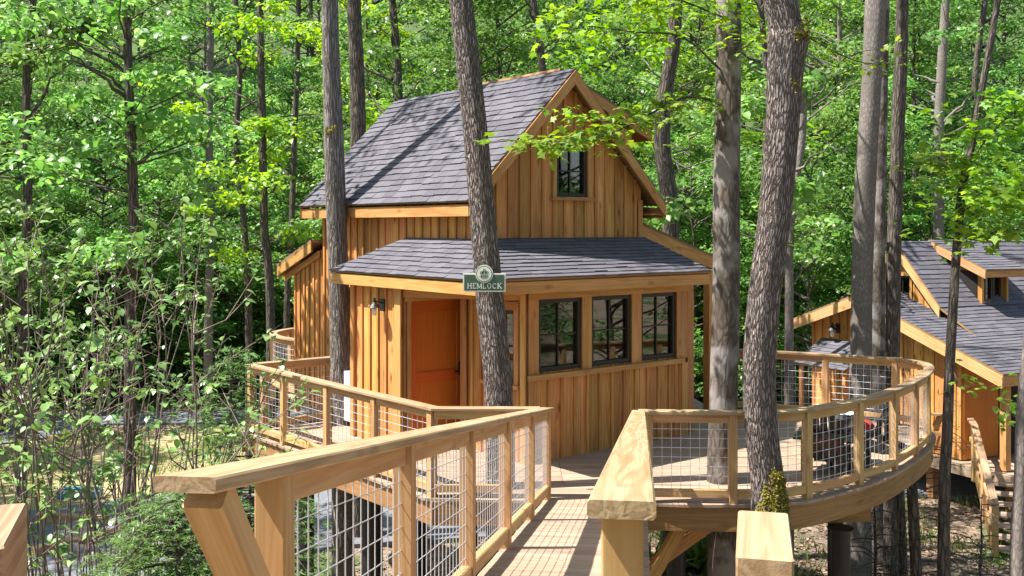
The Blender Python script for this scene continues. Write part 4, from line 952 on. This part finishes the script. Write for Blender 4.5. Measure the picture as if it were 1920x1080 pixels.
KINDS = [make_tree(17, 4.5, 3.3, 64, 8000, .19, .15, 1), make_tree(20, 6, 3.6, 70, 8400, .21, .17, 2, matb=BARK_E), make_tree(14, 3, 3.0, 60, 8600, .17, .11, 3, matl=LEAF_C),
         make_tree(9, 1.0, 2.4, 54, 8600, .155, .06, 4), make_tree(6.5, .4, 2.2, 48, 8200, .145, .045, 5, matl=LEAF_C), make_tree(18, 5, 3.2, 56, 6500, .2, .15, 6, matl=LEAF_Y)]
KLAB = ['slender dark-barked forest tree with layered green crown', 'pale-barked forest tree with layered green crown', 'slim mid-height forest tree with low green branches', 'young leafy understory tree of the green woodland', 'bushy leafy sapling filling the woodland edge', 'forest tree with fresh yellow-green crown']
KLAB = [l + ' behind the cabins' for l in KLAB]
fr = random.Random(5); NTREE = 0
def clear(x, y):
    """places kept free of forest: cabins, clearing and lane on the left"""
    if y < 0: return x > -12
    if y < 21: return False
    if 4 < x < 18 and 19 < y < 33: return False
    if -14 < x < 3 and 17 < y < 37.5: return False
    if -8 < x < 4 and y < 24: return False
    return True
def plant(x, y, kind, s=1.0):
    global NTREE
    away = y < 0 or abs(x) > 15.5 and y < 22
    t = thing('forest_tree', KLAB[kind] if not away else 'woodland tree growing outside the view around the start of the boardwalk', 'tree', (x, y, float(gz(x, y))), 'woodland trees outside the view' if away else ('woodland trees kind %s' % 'abcdef'[kind]).replace('kind a', 'with dark bark').replace('kind b', 'with pale bark').replace('kind c', 'of middle height').replace('kind d', 'of the understory').replace('kind e', 'at the woodland edge').replace('kind f', 'with yellow-green crowns'))
    M = Matrix.Translation((x, y, float(gz(x, y)))) @ Matrix.Rotation(fr.uniform(0, 6.28), 4, 'Z') @ Matrix.Diagonal((s, s, s * fr.uniform(.92, 1.1), 1))
    put('trunk', KINDS[kind][0], t, M); put('crown', KINDS[kind][1], t, M); NTREE += 1
rows = [(-9, 4.5), (-15, 5), (-22, 6), (23, 3.6), (27, 3.8), (31, 3.8), (35, 3.6), (39.5, 3.3), (43, 3.4), (47, 3.6), (52, 4.0), (58, 4.6), (65, 5.0), (73, 5.2), (83, 5.4), (94, 5.6)]
for y0, sp_ in rows:
    hw = abs(y0) * .53 + (14 if y0 < 0 else 4); x = -hw + fr.uniform(0, sp_)
    while x < hw:
        X, Y = x + fr.uniform(-.9, .9), y0 + fr.uniform(-1.6, 1.6)
        if clear(X, Y):
            k = fr.choices(range(6), (1.6, 1.4, 2.4, 3.2, 3, 1.5) if y0 > 46 else (.25, .25, .5, 3, 4, .3))[0]; plant(X, Y, k if y0 < 80 else k % 3, fr.uniform(.85, 1.2) * (1.2 if y0 > 70 else 1))
        x += sp_
for y0, sp_ in ((37.6, 1.7), (41, 2.2), (45, 2.6), (54, 3)):        # understory along the foot of the hill
    hw = y0 * .53 + 2; x = -hw
    while x < hw:
        X, Y = x + fr.uniform(-.8, .8), y0 + fr.uniform(-1, 1)
        if clear(X, Y): plant(X, Y, fr.choice((3, 4, 4)), fr.uniform(.7, 1.1))
        x += sp_

for X, Y, s_ in ((-17, 8, 1.1), (-18.5, 14, 1.2), (-20, 3, 1.2), (-19, 20, 1.1), (-22, 26, 1.2), (17, 12, 1), (20, 18, 1.1), (16, 4, 1)): plant(X, Y, 2, s_)
# ---- named big trees near the cabin
def big_tree(name, label, pts, rad, mat, cat='tree', seed=0, sides=30, rough=.05, crown=None, group=None, ext=None):
    """pts: (photo x, photo y, depth) along the trunk; goes on down to the ground and up to a crown"""
    W = [px(*p) for p in pts]; lo = W[-1]; d = (W[-1] - W[-2]); d = Vector((d.x * .25, 0, 0))
    base = Vector((lo.x + d.x, lo.y, float(gz(lo.x, lo.y)) - .25)); up = (W[0] - W[1]).normalized()
    if up.z < .8: up = Vector((up.x * .4, 0, 1)).normalized()
    tops = [W[0] + up * 3.0, W[0] + up * 7 + Vector((.3, .2, 0)), W[0] + up * 11]
    P = [base] + W[::-1] + tops; rads = [rad[-1] * 1.25] + list(rad[::-1]) + [rad[0] * .85, rad[0] * .55, rad[0] * .25]
    t = thing(name, label, cat, (base.x, base.y, base.z + .25), group)
    # interpolate radii by arc length
    S = np.cumsum([0] + [(P[i + 1] - P[i]).length for i in range(len(P) - 1)])
    sp_ = smooth_path([tuple(p) for p in P], 6); S2 = np.cumsum([0] + [(sp_[i + 1] - sp_[i]).length for i in range(len(sp_) - 1)]); S2 = S2 * S[-1] / S2[-1]
    put('trunk', trunk_mesh('trunk', P, np.interp(np.linspace(0, 1, 60), np.linspace(0, 1, len(rads)), rads), mat, sides, rough, seed, ext), t)
    if crown:
        nl, cr = crown; rng = np.random.default_rng(seed + 50); top = np.array(tops[1]); LP, LN = [], []; b = MB()
        for i in range(26):
            a = rng.random() * 6.283; rr_ = cr * math.sqrt(rng.random()); c = top + np.array([rr_ * math.cos(a), rr_ * math.sin(a), rng.uniform(-1.5, 5)])
            b.tube(wiggle(top + np.array([0, 0, rng.uniform(-2.5, 2)]), c, 5, .3, rng), np.linspace(.028, .006, 5), 5, False)
            q, dd = clump(c, rng.uniform(.5, 1.0), nl // 26, .4, rng); LP.append(q); LN.append(np.array([0, 0, 1.]) + dd * .5 + rng.normal(size=dd.shape) * .5)
        LP = np.concatenate(LP); put('crown', leaf_mesh('crown', LP, .15 * rng.uniform(.6, 1.3, len(LP)), np.concatenate(LN), LEAF_F, 'diamond', rng=rng), t)
        b.build('limbs', mat, t)
    return t
def wpx(w_, Y): return w_ / FPX * Y / 2
T1 = big_tree('tall_tree', 'straight grey-barked tree rising through the deck left of the roof', [(618, 0, 15.6), (622, 150, 15.6), (626, 300, 15.6), (632, 450, 15.6), (637, 620, 15.6), (641, 760, 15.6), (644, 1000, 15.6)], [wpx(31, 15.6), wpx(34, 15.6), wpx(37, 15.6), wpx(38, 15.6), wpx(38, 15.6), wpx(39, 15.6), wpx(42, 15.6)], BARK_B, seed=1, crown=(1500, 3.6))
T2 = big_tree('tall_tree', 'leaning rough-barked tree carrying the green name sign before the porch', [(864, 0, 11.85), (877, 120, 11.85), (893, 260, 11.85), (905, 400, 11.85), (916, 530, 11.85), (930, 660, 11.85), (937, 760, 11.85), (940, 1000, 11.85)], [wpx(44, 11.85), wpx(45, 11.85), wpx(47, 11.85), wpx(50, 11.85), wpx(52, 11.85), wpx(52, 11.85), wpx(53, 11.85), wpx(56, 11.85)], BARK_A, seed=2, crown=(1300, 3.2))
T3 = big_tree('tall_tree', 'blotched pale-barked tree standing in the deck right of the windows', [(1367, 0, 12.1), (1366, 150, 12.1), (1362, 350, 12.1), (1361, 550, 12.1), (1356, 760, 12.1), (1352, 900, 12.1), (1354, 1080, 12.1)], [wpx(46, 12.1), wpx(47, 12.1), wpx(50, 12.1), wpx(50, 12.1), wpx(53, 12.1), wpx(54, 12.1), wpx(56, 12.1)], BARK_C, seed=3, rough=.03, crown=(1300, 3.4))
T4 = big_tree('tall_tree', 'thick rough-barked tree with yellow moss at its base before the curved railing', [(1461, 0, 10.75), (1476, 70, 10.75), (1472, 130, 10.75), (1466, 250, 10.75), (1452, 400, 10.75), (1434, 540, 10.75), (1424, 680, 10.75), (1427, 800, 10.75), (1438, 900, 10.75), (1442, 960, 10.75), (1445, 1080, 10.75)], [wpx(60, 10.75), wpx(76, 10.75), wpx(66, 10.75), wpx(60, 10.75), wpx(62, 10.75), wpx(60, 10.75), wpx(60, 10.75), wpx(60, 10.75), wpx(62, 10.75), wpx(70, 10.75), wpx(76, 10.75)], BARK_A, seed=4, rough=.06)
T5 = big_tree('tall_tree', 'leaning pale trunk, thickest of the three standing behind the curved railing', [(1642, 0, 18.2), (1634, 150, 18.2), (1622, 350, 18.2), (1616, 550, 18.2), (1614, 700, 18.2), (1610, 860, 18.2)], [wpx(38, 18.2), wpx(36, 18.2), wpx(38, 18.2), wpx(38, 18.2), wpx(40, 18.2), wpx(44, 18.2)], BARK_E, seed=5)
T6 = big_tree('tall_tree', 'mottled trunk in the middle of the three behind the curved railing', [(1655, 0, 19.4), (1652, 200, 19.4), (1648, 400, 19.4), (1646, 600, 19.4), (1645, 800, 19.4)], [wpx(24, 19.4), wpx(24, 19.4), wpx(25, 19.4), wpx(27, 19.4), wpx(29, 19.4)], BARK_C, seed=6)
T7 = big_tree('tall_tree', 'dark straight trunk, right one of the three behind the curved railing', [(1692, 0, 18.0), (1687, 150, 18.0), (1680, 350, 18.0), (1675, 550, 18.0), (1673, 800, 18.0)], [wpx(22, 18), wpx(24, 18), wpx(26, 18), wpx(26, 18), wpx(27, 18)], BARK_D, seed=7)
T8 = big_tree('tall_tree', 'dark curved tree just behind the right end of the cabin roof', [(1268, 0, 19.5), (1262, 90, 19.5), (1246, 180, 19.5), (1242, 270, 19.5), (1252, 350, 19.5), (1258, 450, 19.5)], [wpx(24, 19.5), wpx(26, 19.5), wpx(28, 19.5), wpx(30, 19.5), wpx(32, 19.5), wpx(32, 19.5)], BARK_D, seed=8)
T9 = big_tree('tall_tree', 'tall dark tree directly behind the left half of the cabin roof', [(664, 0, 21), (668, 100, 21), (671, 200, 21), (672, 300, 21)], [wpx(26, 21), wpx(27, 21), wpx(28, 21), wpx(29, 21)], BARK_D, seed=9, crown=(1400, 3.2))
for i, (x0, x1, w_, Y, mt, lab) in enumerate((
    (735, 738, 17, 25, BARK_D, 'thin dark trunk behind the cabin ridge, right of the tall dark tree'), (1262, 1261, 13, 22, BARK_E, 'thin pale trunk close behind the dark curved tree'),
    (1492, 1487, 15, 17.5, BARK_E, 'slender pale trunk just right of the thick rough-barked tree'), (1773, 1762, 19, 34, BARK_E, 'straight grey trunk rising behind the neighbouring cabin ridge'),
    (1847, 1825, 13, 35, BARK_D, 'thin dark leaning trunk right of the grey trunk'), (1000, 1040, 15, 27, BARK_D, 'thin leaning trunk behind the cabin ridge near the peak'), (1425, 1430, 13, 26, BARK_D, 'thin dark trunk between the blotched and the thick tree'),
    (62, 50, 16, 21, BARK_D, 'twisting dark trunk nearest the left edge'), (442, 462, 12, 28, BARK_D, 'slim dark trunk left of the forked one'), (488, 500, 15, 26, BARK_D, 'dark forked trunk left of the cabin roof'), (236, 250, 19, 16.5, BARK_D, 'dark trunk with spreading limbs in the left woodland'), (395, 392, 14, 33, BARK_E, 'grey trunk in the left woodland'), (560, 545, 11, 31, BARK_D, 'thin dark trunk next to the cabin roof corner'))):
    rg = random.Random(i); xm = (x0 + x1) / 2 + rg.uniform(-15, 15)
    def ext(b, x0=x0, x1=x1, Y=Y, rg=rg, w_=w_):
        for k in range(5):
            y = rg.uniform(20, 380); s = rg.choice((-1, 1)); xx = x0 + (x1 - x0) * y / 500
            p = px(xx, y, Y); q = px(xx + s * rg.uniform(40, 120) * 20 / Y, y - rg.uniform(30, 110) * 20 / Y, Y + rg.uniform(-1, 1)); b.tube(wiggle(p, q, 6, .25), np.linspace(wpx(w_ * .45, Y), .008, 6), 5, False)
    wt = big_tree('woodland_tree', lab, [(x0, 0, Y), (x0 + (xm - x0) * .6 + rg.uniform(-7, 7), 130, Y), (xm, 260, Y), (x1 + rg.uniform(-6, 6), 420, Y), (x1 + rg.uniform(-9, 9), 560, Y)], [wpx(w_ * .8, Y), wpx(w_ * .9, Y), wpx(w_, Y), wpx(w_, Y), wpx(w_ * 1.1, Y)], mt, seed=20 + i, sides=14, ext=ext, crown=(900, 2.6) if i == 10 else (1200, 2.8) if i % 2 and x0 < 700 else None)
    rng = np.random.default_rng(300 + i); LP, LN = [], []; b = MB()
    for k in range(26 if x0 < 1000 else 9):
        y = rng.uniform(-40, 520); xx = x0 + (x1 - x0) * y / 500; p = np.array(px(xx, y, Y)); o = np.array([rng.normal() * 1.1, rng.normal() * .8 - .3, rng.uniform(-.1, .5)]); c = p + o
        b.tube(wiggle(p - np.array([0, 0, .3]), c, 4, .12, rng), [.02, .014, .009, .005], 4, False); q, dd = clump(c, rng.uniform(.35, .8), int(rng.uniform(40, 110)), .4, rng); LP.append(q); LN.append(np.array([0, -.1, 1.]) + dd * .5 + rng.normal(size=dd.shape) * .5)
    LP = np.concatenate(LP); tag(b.build('side_branches', mt, wt), kind='stuff'); put('side_leaves', leaf_mesh('side_leaves', LP, .17 * rng.uniform(.6, 1.3, len(LP)), np.concatenate(LN), LEAF_Y if i % 4 == 1 else LEAF_F, 'oval', rng=rng), wt)

# moss on the thick tree
def moss(parent, pts, n, seed):
    rng = np.random.default_rng(seed); P, Nn2, S = [], [], []
    for (x, y, w_, Y, ang0, ang1, k) in pts:
        c = px(x, y, Y)
        for i in range(k):
            a = rng.uniform(ang0, ang1); r = wpx(w_, Y) * (1.02 + .05 * abs(rng.normal())); P.append((c.x + r * math.sin(a), c.y - r * math.cos(a), c.z + rng.normal() * .035)); Nn2.append((math.sin(a) + rng.normal() * .5, -math.cos(a) + rng.normal() * .5, .5 + rng.normal() * .4)); S.append(rng.uniform(.012, .034))
    o = put('moss', leaf_mesh('moss', P, S, Nn2, MOSSM, 'diamond', rng=rng), parent); tag(o, kind='stuff')
mr = random.Random(9); ml = [(1473, 70, 78, 10.75, .2, 1.4, 300), (1474, 45, 74, 10.75, .5, 1.4, 160), (1468, 160, 66, 10.75, .2, 1.0, 50)]
for k in range(46):
    y = mr.triangular(862, 1010, 960); a = mr.uniform(-.75, 1.25) if y > 900 else mr.uniform(-.3, 1.0); x = float(np.interp(y, [800, 900, 960, 1080], [1427, 1438, 1442, 1445])); ww_ = float(np.interp(y, [800, 900, 960, 1080], [60, 62, 70, 76]))
    ml.append((x, y, ww_, 10.75, a - .16, a + .16, mr.randint(40, 90)))
moss(T4, ml, 0, 3)
moss(T1, [(624, 245, 37, 15.6, -.7, .5, 120)], 0, 4)

# ---- leafy branches that reach into the picture
def leafy_branch(parent, pts, leaf, n, spread, mat=LEAF_Y, kind='maple', bm=BARK_D, seed=0, r0=.014, droop=.3):
    """pts: (photo x, y, depth) along the branch, leaves hang in flat sprays from side twigs"""
    rng = np.random.default_rng(seed); W = np.array([px(*p) for p in pts]); b = MB(); b.tube(smooth_path([tuple(p) for p in W], 4), np.linspace(r0, .004, (len(W) - 1) * 4 + 1), 6)
    LP, LN, LT = [], [], []
    L = len(W)
    for i in range(n):
        f = rng.random() ** .75 * (L - 1) * .999; k = int(f); base = W[k] + (W[k + 1] - W[k]) * (f - k)
        off = rng.normal(size=3) * np.array([spread, spread, spread * .42]) ; e = base + off
        if i % 6 == 0: b.tube([base, base + off * .5 + np.array([0, 0, .02]), e], [.004, .003, .002], 4, False)
        for q in range(2):
            LP.append(e + rng.normal(size=3) * np.array([.05, .05, .025])); LN.append(np.array([0, -.25, 1.]) + rng.normal(size=3) * .38); LT.append(np.array([off[0], off[1], -droop]) + rng.normal(size=3) * .3)
    put('branch', b.mesh('branch', bm), parent); put('leaves', leaf_mesh('leaves', LP, leaf * rng.uniform(.6, 1.25, len(LP)), LN, mat, kind, np.array(LT), rng), parent)
leafy_branch(T3, [(1345, 190, 12.0), (1290, 182, 11.7), (1235, 205, 11.4), (1180, 235, 11.1), (1110, 262, 10.9), (1030, 270, 10.7), (950, 262, 10.6)], .115, 210, .16, seed=1)
leafy_branch(T3, [(1180, 235, 11.1), (1120, 225, 10.9), (1065, 205, 10.8)], .10, 28, .13, seed=12, r0=.006)
leafy_branch(T3, [(1350, 130, 12.0), (1280, 70, 11.6), (1190, 60, 11.4), (1090, 50, 11.2), (1040, 80, 11.2)], .11, 130, .26, seed=2)
leafy_branch(T3, [(1375, 40, 12.0), (1300, 10, 11.4), (1240, -10, 11.2), (1170, 10, 11.0)], .115, 140, .30, seed=3)
leafy_branch(T3, [(1380, 100, 12.0), (1420, 70, 11.3), (1430, 60, 11.0)], .11, 30, .2, seed=13)
leafy_branch(T4, [(1500, 60, 10.8), (1560, 95, 10.9), (1620, 118, 11.1), (1680, 120, 11.2)], .07, 40, .2, seed=4, r0=.01)
rt = big_tree('leaning_sapling', 'thin leaning sapling with yellow-green leaves before the neighbouring cabin', [(1850, 120, 13), (1826, 250, 13), (1806, 340, 13), (1797, 420, 13), (1788, 560, 13), (1780, 700, 13), (1776, 820, 13), (1770, 960, 13)], [wpx(12, 13), wpx(14, 13), wpx(15, 13), wpx(16, 13), wpx(17, 13), wpx(18, 13), wpx(20, 13), wpx(22, 13)], BARK_D, seed=41, sides=12)
leafy_branch(rt, [(1806, 340, 13), (1780, 310, 12.8), (1750, 290, 12.6)], .13, 80, .22, seed=5, r0=.01)
leafy_branch(rt, [(1812, 320, 13), (1850, 260, 12.6), (1890, 220, 12.3), (1930, 190, 12.2)], .13, 170, .30, seed=6, r0=.012)
leafy_branch(rt, [(1800, 400, 13), (1850, 370, 12.5), (1900, 350, 12.2), (1950, 340, 12)], .13, 220, .30, seed=7, r0=.012)
leafy_branch(rt, [(1798, 450, 13), (1850, 440, 12.6), (1900, 430, 12.4)], .12, 90, .26, seed=8, r0=.01)
leafy_branch(rt, [(1785, 690, 13), (1800, 720, 12.8), (1820, 730, 12.7)], .09, 14, .16, seed=9, r0=.006)
leafy_branch(rt, [(1950, 700, 12), (1900, 770, 12), (1880, 770, 12)], .11, 26, .16, seed=10, r0=.008)
rt2 = big_tree('pale_sapling', 'pale slender trunk at the lower right edge of the picture', [(1932, 600, 11), (1918, 760, 11), (1914, 900, 11), (1908, 1080, 11)], [wpx(18, 11), wpx(22, 11), wpx(24, 11), wpx(28, 11)], BARK_E, seed=42, sides=14)

# ---- broad-leaved shrub stems, left
def shrub(label, bx, by, depth, stems, seed, hmin, hmax, spread, leaf=.09, group='broad-leaved shrubs on the left', pale=True):
    rng = np.random.default_rng(seed); base = px(bx, by, depth); base.z = float(gz(base.x, base.y)) - .1
    t = thing('broadleaf_shrub', label, 'shrub', base, group); LP, LN, LT = [], [], []
    for i in range(stems):
        b = MB(); a = rng.random() * 6.283; h = rng.uniform(hmin, hmax); o = spread * math.sqrt(rng.random()); p0 = np.array(base) + np.array([rng.normal() * .16, rng.normal() * .16, 0])
        p1 = p0 + np.array([o * math.cos(a), o * math.sin(a) * .7, h]); w_ = wiggle(p0, p1, 9, .28, rng); rb = rng.uniform(.011, .022)
        b.tube(smooth_path([tuple(q) for q in w_], 3), np.linspace(rb, .0045, 25), 6)
        tips = [(w_[-1], w_[-1] - w_[-2])]
        for k in range(rng.integers(4, 8)):
            f = rng.uniform(.70, .99) * 8; j = int(f); q = w_[j] + (w_[min(j + 1, 8)] - w_[j]) * (f - j); d = np.array([rng.normal() * .5, rng.normal() * .5, rng.uniform(.35, .9)]) * rng.uniform(.3, .75)
            e = q + d; m = (q + e) / 2 + rng.normal(size=3) * .03; b.tube([q, m, e], [.006, .0045, .003], 5, False); tips.append((e, d))
            if rng.random() < .75:
                d2 = np.array([rng.normal() * .3, rng.normal() * .3, rng.uniform(.1, .4)]); b.tube([m, m + d2], [.004, .0025], 4, False); tips.append((m + d2, d2))
        b.build('stem', STEMM, t, smooth=True)
        for e, d in tips:
            for k in range(rng.integers(3, 7)):
                q = e - d / (np.linalg.norm(d) + 1e-6) * rng.uniform(0, .16) + rng.normal(size=3) * .02; out = np.array([rng.normal(), rng.normal(), rng.uniform(-.55, .1)])
                LP.append(q); LT.append(out); LN.append(np.array([0, 0, 1.0]) + out * .25 + rng.normal(size=3) * .25)
    put('leaves', leaf_mesh('leaves', LP, leaf * rng.uniform(.55, 1.25, len(LP)), LN, LEAF_S, 'oval', np.array(LT), rng), t); return t
shrub('tall many-stemmed shrub with drooping broad leaves nearest the left edge', 10, 1000, 7.6, 13, 1, 4.2, 6.4, 1.1)
shrub('tall many-stemmed shrub with drooping broad leaves in the middle of the left side', 180, 1000, 7.6, 17, 2, 4.3, 6.6, 1.3)
shrub('many-stemmed broad-leaved shrub leaning towards the deck corner', 320, 1000, 9.6, 10, 3, 4.6, 6.6, .9)
shrub('twiggy broad-leaved shrub standing before the sunny clearing', 90, 1000, 10.0, 12, 4, 5.0, 6.6, 1.3)
shrub('broad-leaved shrub at the far side behind the twiggy ones', 250, 1000, 12.5, 13, 5, 5.2, 7.0, 1.5)
# ---- hemlocks
def conifer(name, label, base, h, r, seed, mat=LEAF_H, nb_=70, dens=1.0, needle=.03, group=None, sparse=False, cat='conifer', low=.06, ex=.75):
    rng = np.random.default_rng(seed); base = np.array(base, float); t = thing(name, label, cat, base, group); b = MB()
    top = base + np.array([rng.normal() * .05, rng.normal() * .05, h]); b.tube(wiggle(base - np.array([0, 0, .1]), top, 8, .05, rng), np.linspace(.012 + h * .012, .006, 8), 8)
    P, Nn2, T_ = [], [], []
    for i in range(nb_):
        f = low + (1 - low) * (i + rng.random()) / nb_; z = h * f; L = r * (1 - f) ** ex * rng.uniform(.65, 1.1) + .08; a = rng.random() * 6.283; d = np.array([math.cos(a), math.sin(a), 0])
        p0 = base + (top - base) * f; n = max(4, int(L / .09)); br = [p0 + d * L * s + np.array([0, 0, L * (.25 * s - .5 * s * s)]) for s in np.linspace(0, 1, n)]
        b.tube(br, np.linspace(.008 + L * .004, .002, n), 4, False)
        side = np.array([-d[1], d[0], 0])
        for j in range(1, n):
            s = j / (n - 1); tl = .34 * L * (1.1 - s) + .07
            for sg_ in (-1, 1):
                if rng.random() < (.45 if sparse else .1): continue
                td = side * sg_ * .8 + d * .6 + np.array([0, 0, rng.uniform(-.35, .05)]); td /= np.linalg.norm(td); q0 = br[j]
                if sparse: b.tube([q0, q0 + td * tl], [.003, .0015], 3, False)
                m = int(tl / .014 * dens)
                ss = rng.random(m) * tl; pos = q0 + td * ss[:, None]; sgn = rng.choice([-1, 1], m)[:, None]; up = np.array([0, 0, 1.])
                cr_ = np.cross(td, up); P.append(pos); T_.append(td * .5 + cr_ * sgn + rng.normal(size=(m, 3)) * .25); Nn2.append(up + rng.normal(size=(m, 3)) * .45)
    P = np.concatenate(P); put('trunk', b.mesh('trunk', BARK_D), t); put('needles', leaf_mesh('needles', P, needle * rng.uniform(.7, 1.3, len(P)), np.concatenate(Nn2), mat, 'needle', np.concatenate(T_), rng), t); return t
def gpt(x, Y): q = px(x, 500, Y); return (q.x, q.y, float(gz(q.x, q.y)))
conifer('hemlock', 'bushy green hemlock below the left ramp railing', gpt(325, 6.3), 4.8, 1.0, 1, nb_=260, needle=.040, dens=2.6, ex=.28, low=.55)
conifer('hemlock', 'hemlock with feathery top beside the deck corner', gpt(432, 9.2), 5.35, 1.15, 2, nb_=200, needle=.042, dens=2.0, ex=.6, low=.3, mat=LEAF_H)
conifer('hemlock', 'dark low hemlock under the knee brace', gpt(450, 7.0), 4.75, 1.0, 3, nb_=230, needle=.040, dens=2.4, ex=.3, low=.5)
conifer('hemlock_sapling', 'sparse grey hemlock sapling before the neighbouring stair', gpt(1778, 14.2), 4.2, 1.25, 4, mat=LEAF_G, nb_=60, sparse=True, needle=.04, dens=.9, group='hemlock saplings on the right')
conifer('hemlock_sapling', 'sparse grey hemlock sapling under the curved deck end', gpt(1640, 15.5), 2.7, 1.4, 5, mat=LEAF_G, nb_=46, sparse=True, needle=.04, dens=.9, group='hemlock saplings on the right')
conifer('hemlock_sapling', 'low sparse hemlock sapling at the foot of the stair', gpt(1840, 15.0), 2.5, 1.2, 6, mat=LEAF_G, nb_=40, sparse=True, needle=.04, dens=.9, group='hemlock saplings on the right')
for i, (x, Y, w_, hgt, lab) in enumerate(((1715, 14.2, 22, 2.9, 'thin dark young trunk below the curved deck end'), (1690, 15.8, 16, 2.8, 'thinner dark young trunk left of the sparse sapling'), )):
    o = gpt(x, Y); t = thing('young_trunk', lab, 'tree', o); put('trunk', trunk_mesh('trunk', [(o[0], o[1], o[2] - .2), (o[0] + .03, o[1], o[2] + hgt * .4), (o[0] - .04, o[1], o[2] + hgt)], [wpx(w_ * 1.2, Y), wpx(w_, Y), wpx(w_ * .9, Y)], BARK_D, 14, .05, 70 + i), t)
    b = MB(); rg = np.random.default_rng(i)
    for k in range(7): z = rg.uniform(.5, hgt); q = np.array([o[0], o[1], o[2] + z]); b.tube(wiggle(q, q + rg.normal(size=3) * np.array([.5, .4, .25]), 4, .05, rg), [.007, .005, .004, .002], 4, False)
    b.build('dead_twigs', BARK_D, t)

# ---- grass, leaf litter and ground plants
def scatter(name, n, xr, yr, size, mat, kind, nz, label=None, seed=0, keep=None, up=False):
    rng = np.random.default_rng(seed); x = rng.uniform(*xr, n); y = rng.uniform(*yr, n)
    if keep is not None: k = keep(x, y, rng); x, y = x[k], y[k]
    P = np.stack([x, y, gz(x, y) + nz], -1); m = len(x)
    if up: T_ = rng.normal(size=(m, 3)) * .35 + np.array([0, 0, 1.]); Nn2 = rng.normal(size=(m, 3)) * np.array([1, 1, .1])
    else: T_ = rng.normal(size=(m, 3)); Nn2 = np.array([0, 0, 1.]) + rng.normal(size=(m, 3)) * .35
    o = put(name, leaf_mesh(name, P, size * rng.uniform(.6, 1.4, m), Nn2, mat, kind, T_, rng)); tag(o, label, kind='stuff', cat=None); return o
patch = lambda x, y, rng: hsh(x, y, .9) + rng.normal(size=len(x)) * .3 > .35
scatter('leaf_litter', 26000, (-3, 12), (11.5, 24), .10, LITTER, 'diamond', .015, 'brown dead leaves scattered over the ground right of the deck', 1)
scatter('grass', 22000, (-2, 13), (12, 24), .22, GRASSM, 'blade', .0, 'tufts of green grass on the ground right of the deck', 2, patch, True)
scatter('ground_cover', 30000, (-22, 22), (36, 52), .2, LEAF_F, 'diamond', .12, 'low green ground cover at the foot of the wooded hill', 3)
scatter('lawn_grass', 16000, (-13.5, -4.5), (24.5, 31.5), .12, GRASSM, 'blade', .07, 'thin grass on the sandy clearing', 4, lambda x, y, rng: (hsh(x, y, .6) + rng.normal(size=len(x)) * .35 > .2), True)
for i, (x, y) in enumerate(((1318, 1050), (1305, 1062), (1334, 1058), (1226, 1068), (1290, 1056))):
    o = pz(x, y, G0 + .1); rng = np.random.default_rng(80 + i); t = thing('garden_lily', 'leafy strap-leaved garden plant seen under the deck rim beam', 'plant', o, 'strap-leaved plants under the deck'); n = 46
    T_ = rng.normal(size=(n, 3)) * np.array([.8, .8, .25]) + np.array([0, 0, .8]); put('leaves', leaf_mesh('leaves', np.array(o) + rng.normal(size=(n, 3)) * np.array([.12, .12, 0]), rng.uniform(.6, 1.1, n), rng.normal(size=(n, 3)) + np.array([0, -.5, .6]), GRASSM, 'blade', T_, rng), t)
# timber edging, rocks on the left
for i, (x0, y0, x1, y1, lab) in enumerate(((62, 1052, 240, 1010, 'weathered landscape timber by the lower road'), (70, 985, 200, 992, 'weathered landscape timber edging the bed on the left'), (95, 835, 190, 812, 'low timber edging between lane and sandy clearing'))):
    a, c = pz(x0, y0, G0), pz(x1, y1, G0); beam('landscape_timber', a + Vector((0, 0, .17)), c + Vector((0, 0, .17)), .2, .2, CAPW, None, c=.02); o = bpy.data.objects[-1]
def timber_label():
    labs = ['weathered landscape timber beside the lower road at the left', 'weathered landscape timber edging the planting bed on the left', 'low timber edging between lane and sandy clearing']
    for o, l in zip([o for o in COL.objects if o.name.startswith('landscape_timber')], labs): tag(o, l, 'timber', 'landscape timbers')
timber_label()
rk = random.Random(3)
for i in range(9):
    x, y = rk.uniform(80, 330), rk.uniform(1000, 1075); p = pz(x, y, G0); s = rk.uniform(.12, .32); b = MB(); vs = []; n = 10; m_ = 6; ph = rk.random() * 6
    for j in range(m_ + 1):
        for k in range(n):
            th, la = 2 * math.pi * k / n, math.pi * j / m_; r = s * (1 + .18 * math.sin(3 * th + ph + j) + .12 * math.sin(5 * th - j * 2 + ph)); vs.append((r * math.sin(la) * math.cos(th) * 1.2, r * math.sin(la) * math.sin(th), r * .65 * math.cos(la)))
    b.add(vs, [(j * n + k, (j + 1) * n + k, (j + 1) * n + (k + 1) % n, j * n + (k + 1) % n) for j in range(m_) for k in range(n)])
    tag(b.build('rock', plain('field_stone', (.22, .19, .17), .9, nscale=7, ncol=(.42, .38, .35), bump=.6) if i == 0 else bpy.data.materials['field_stone'], None, Matrix.Translation((p.x, p.y, G0 + .1)), smooth=True), 'grey-brown field stone beside the lower road on the left', 'rock', 'field stones by the road')
p = pz(150, 940, G0)
bb = MB(); bb.box(-.5, .5, -.12, .12, 0, .2, .03, M=Matrix.Translation((p.x, p.y, G0 + .08))); bb.box(-.42, .42, -.08, .08, .2, .25, .02, M=Matrix.Translation((p.x, p.y, G0 + .081))); tag(bb.build('plastic_tub', BLUEM), 'small teal plastic tub lying by the clearing edge', 'tub')
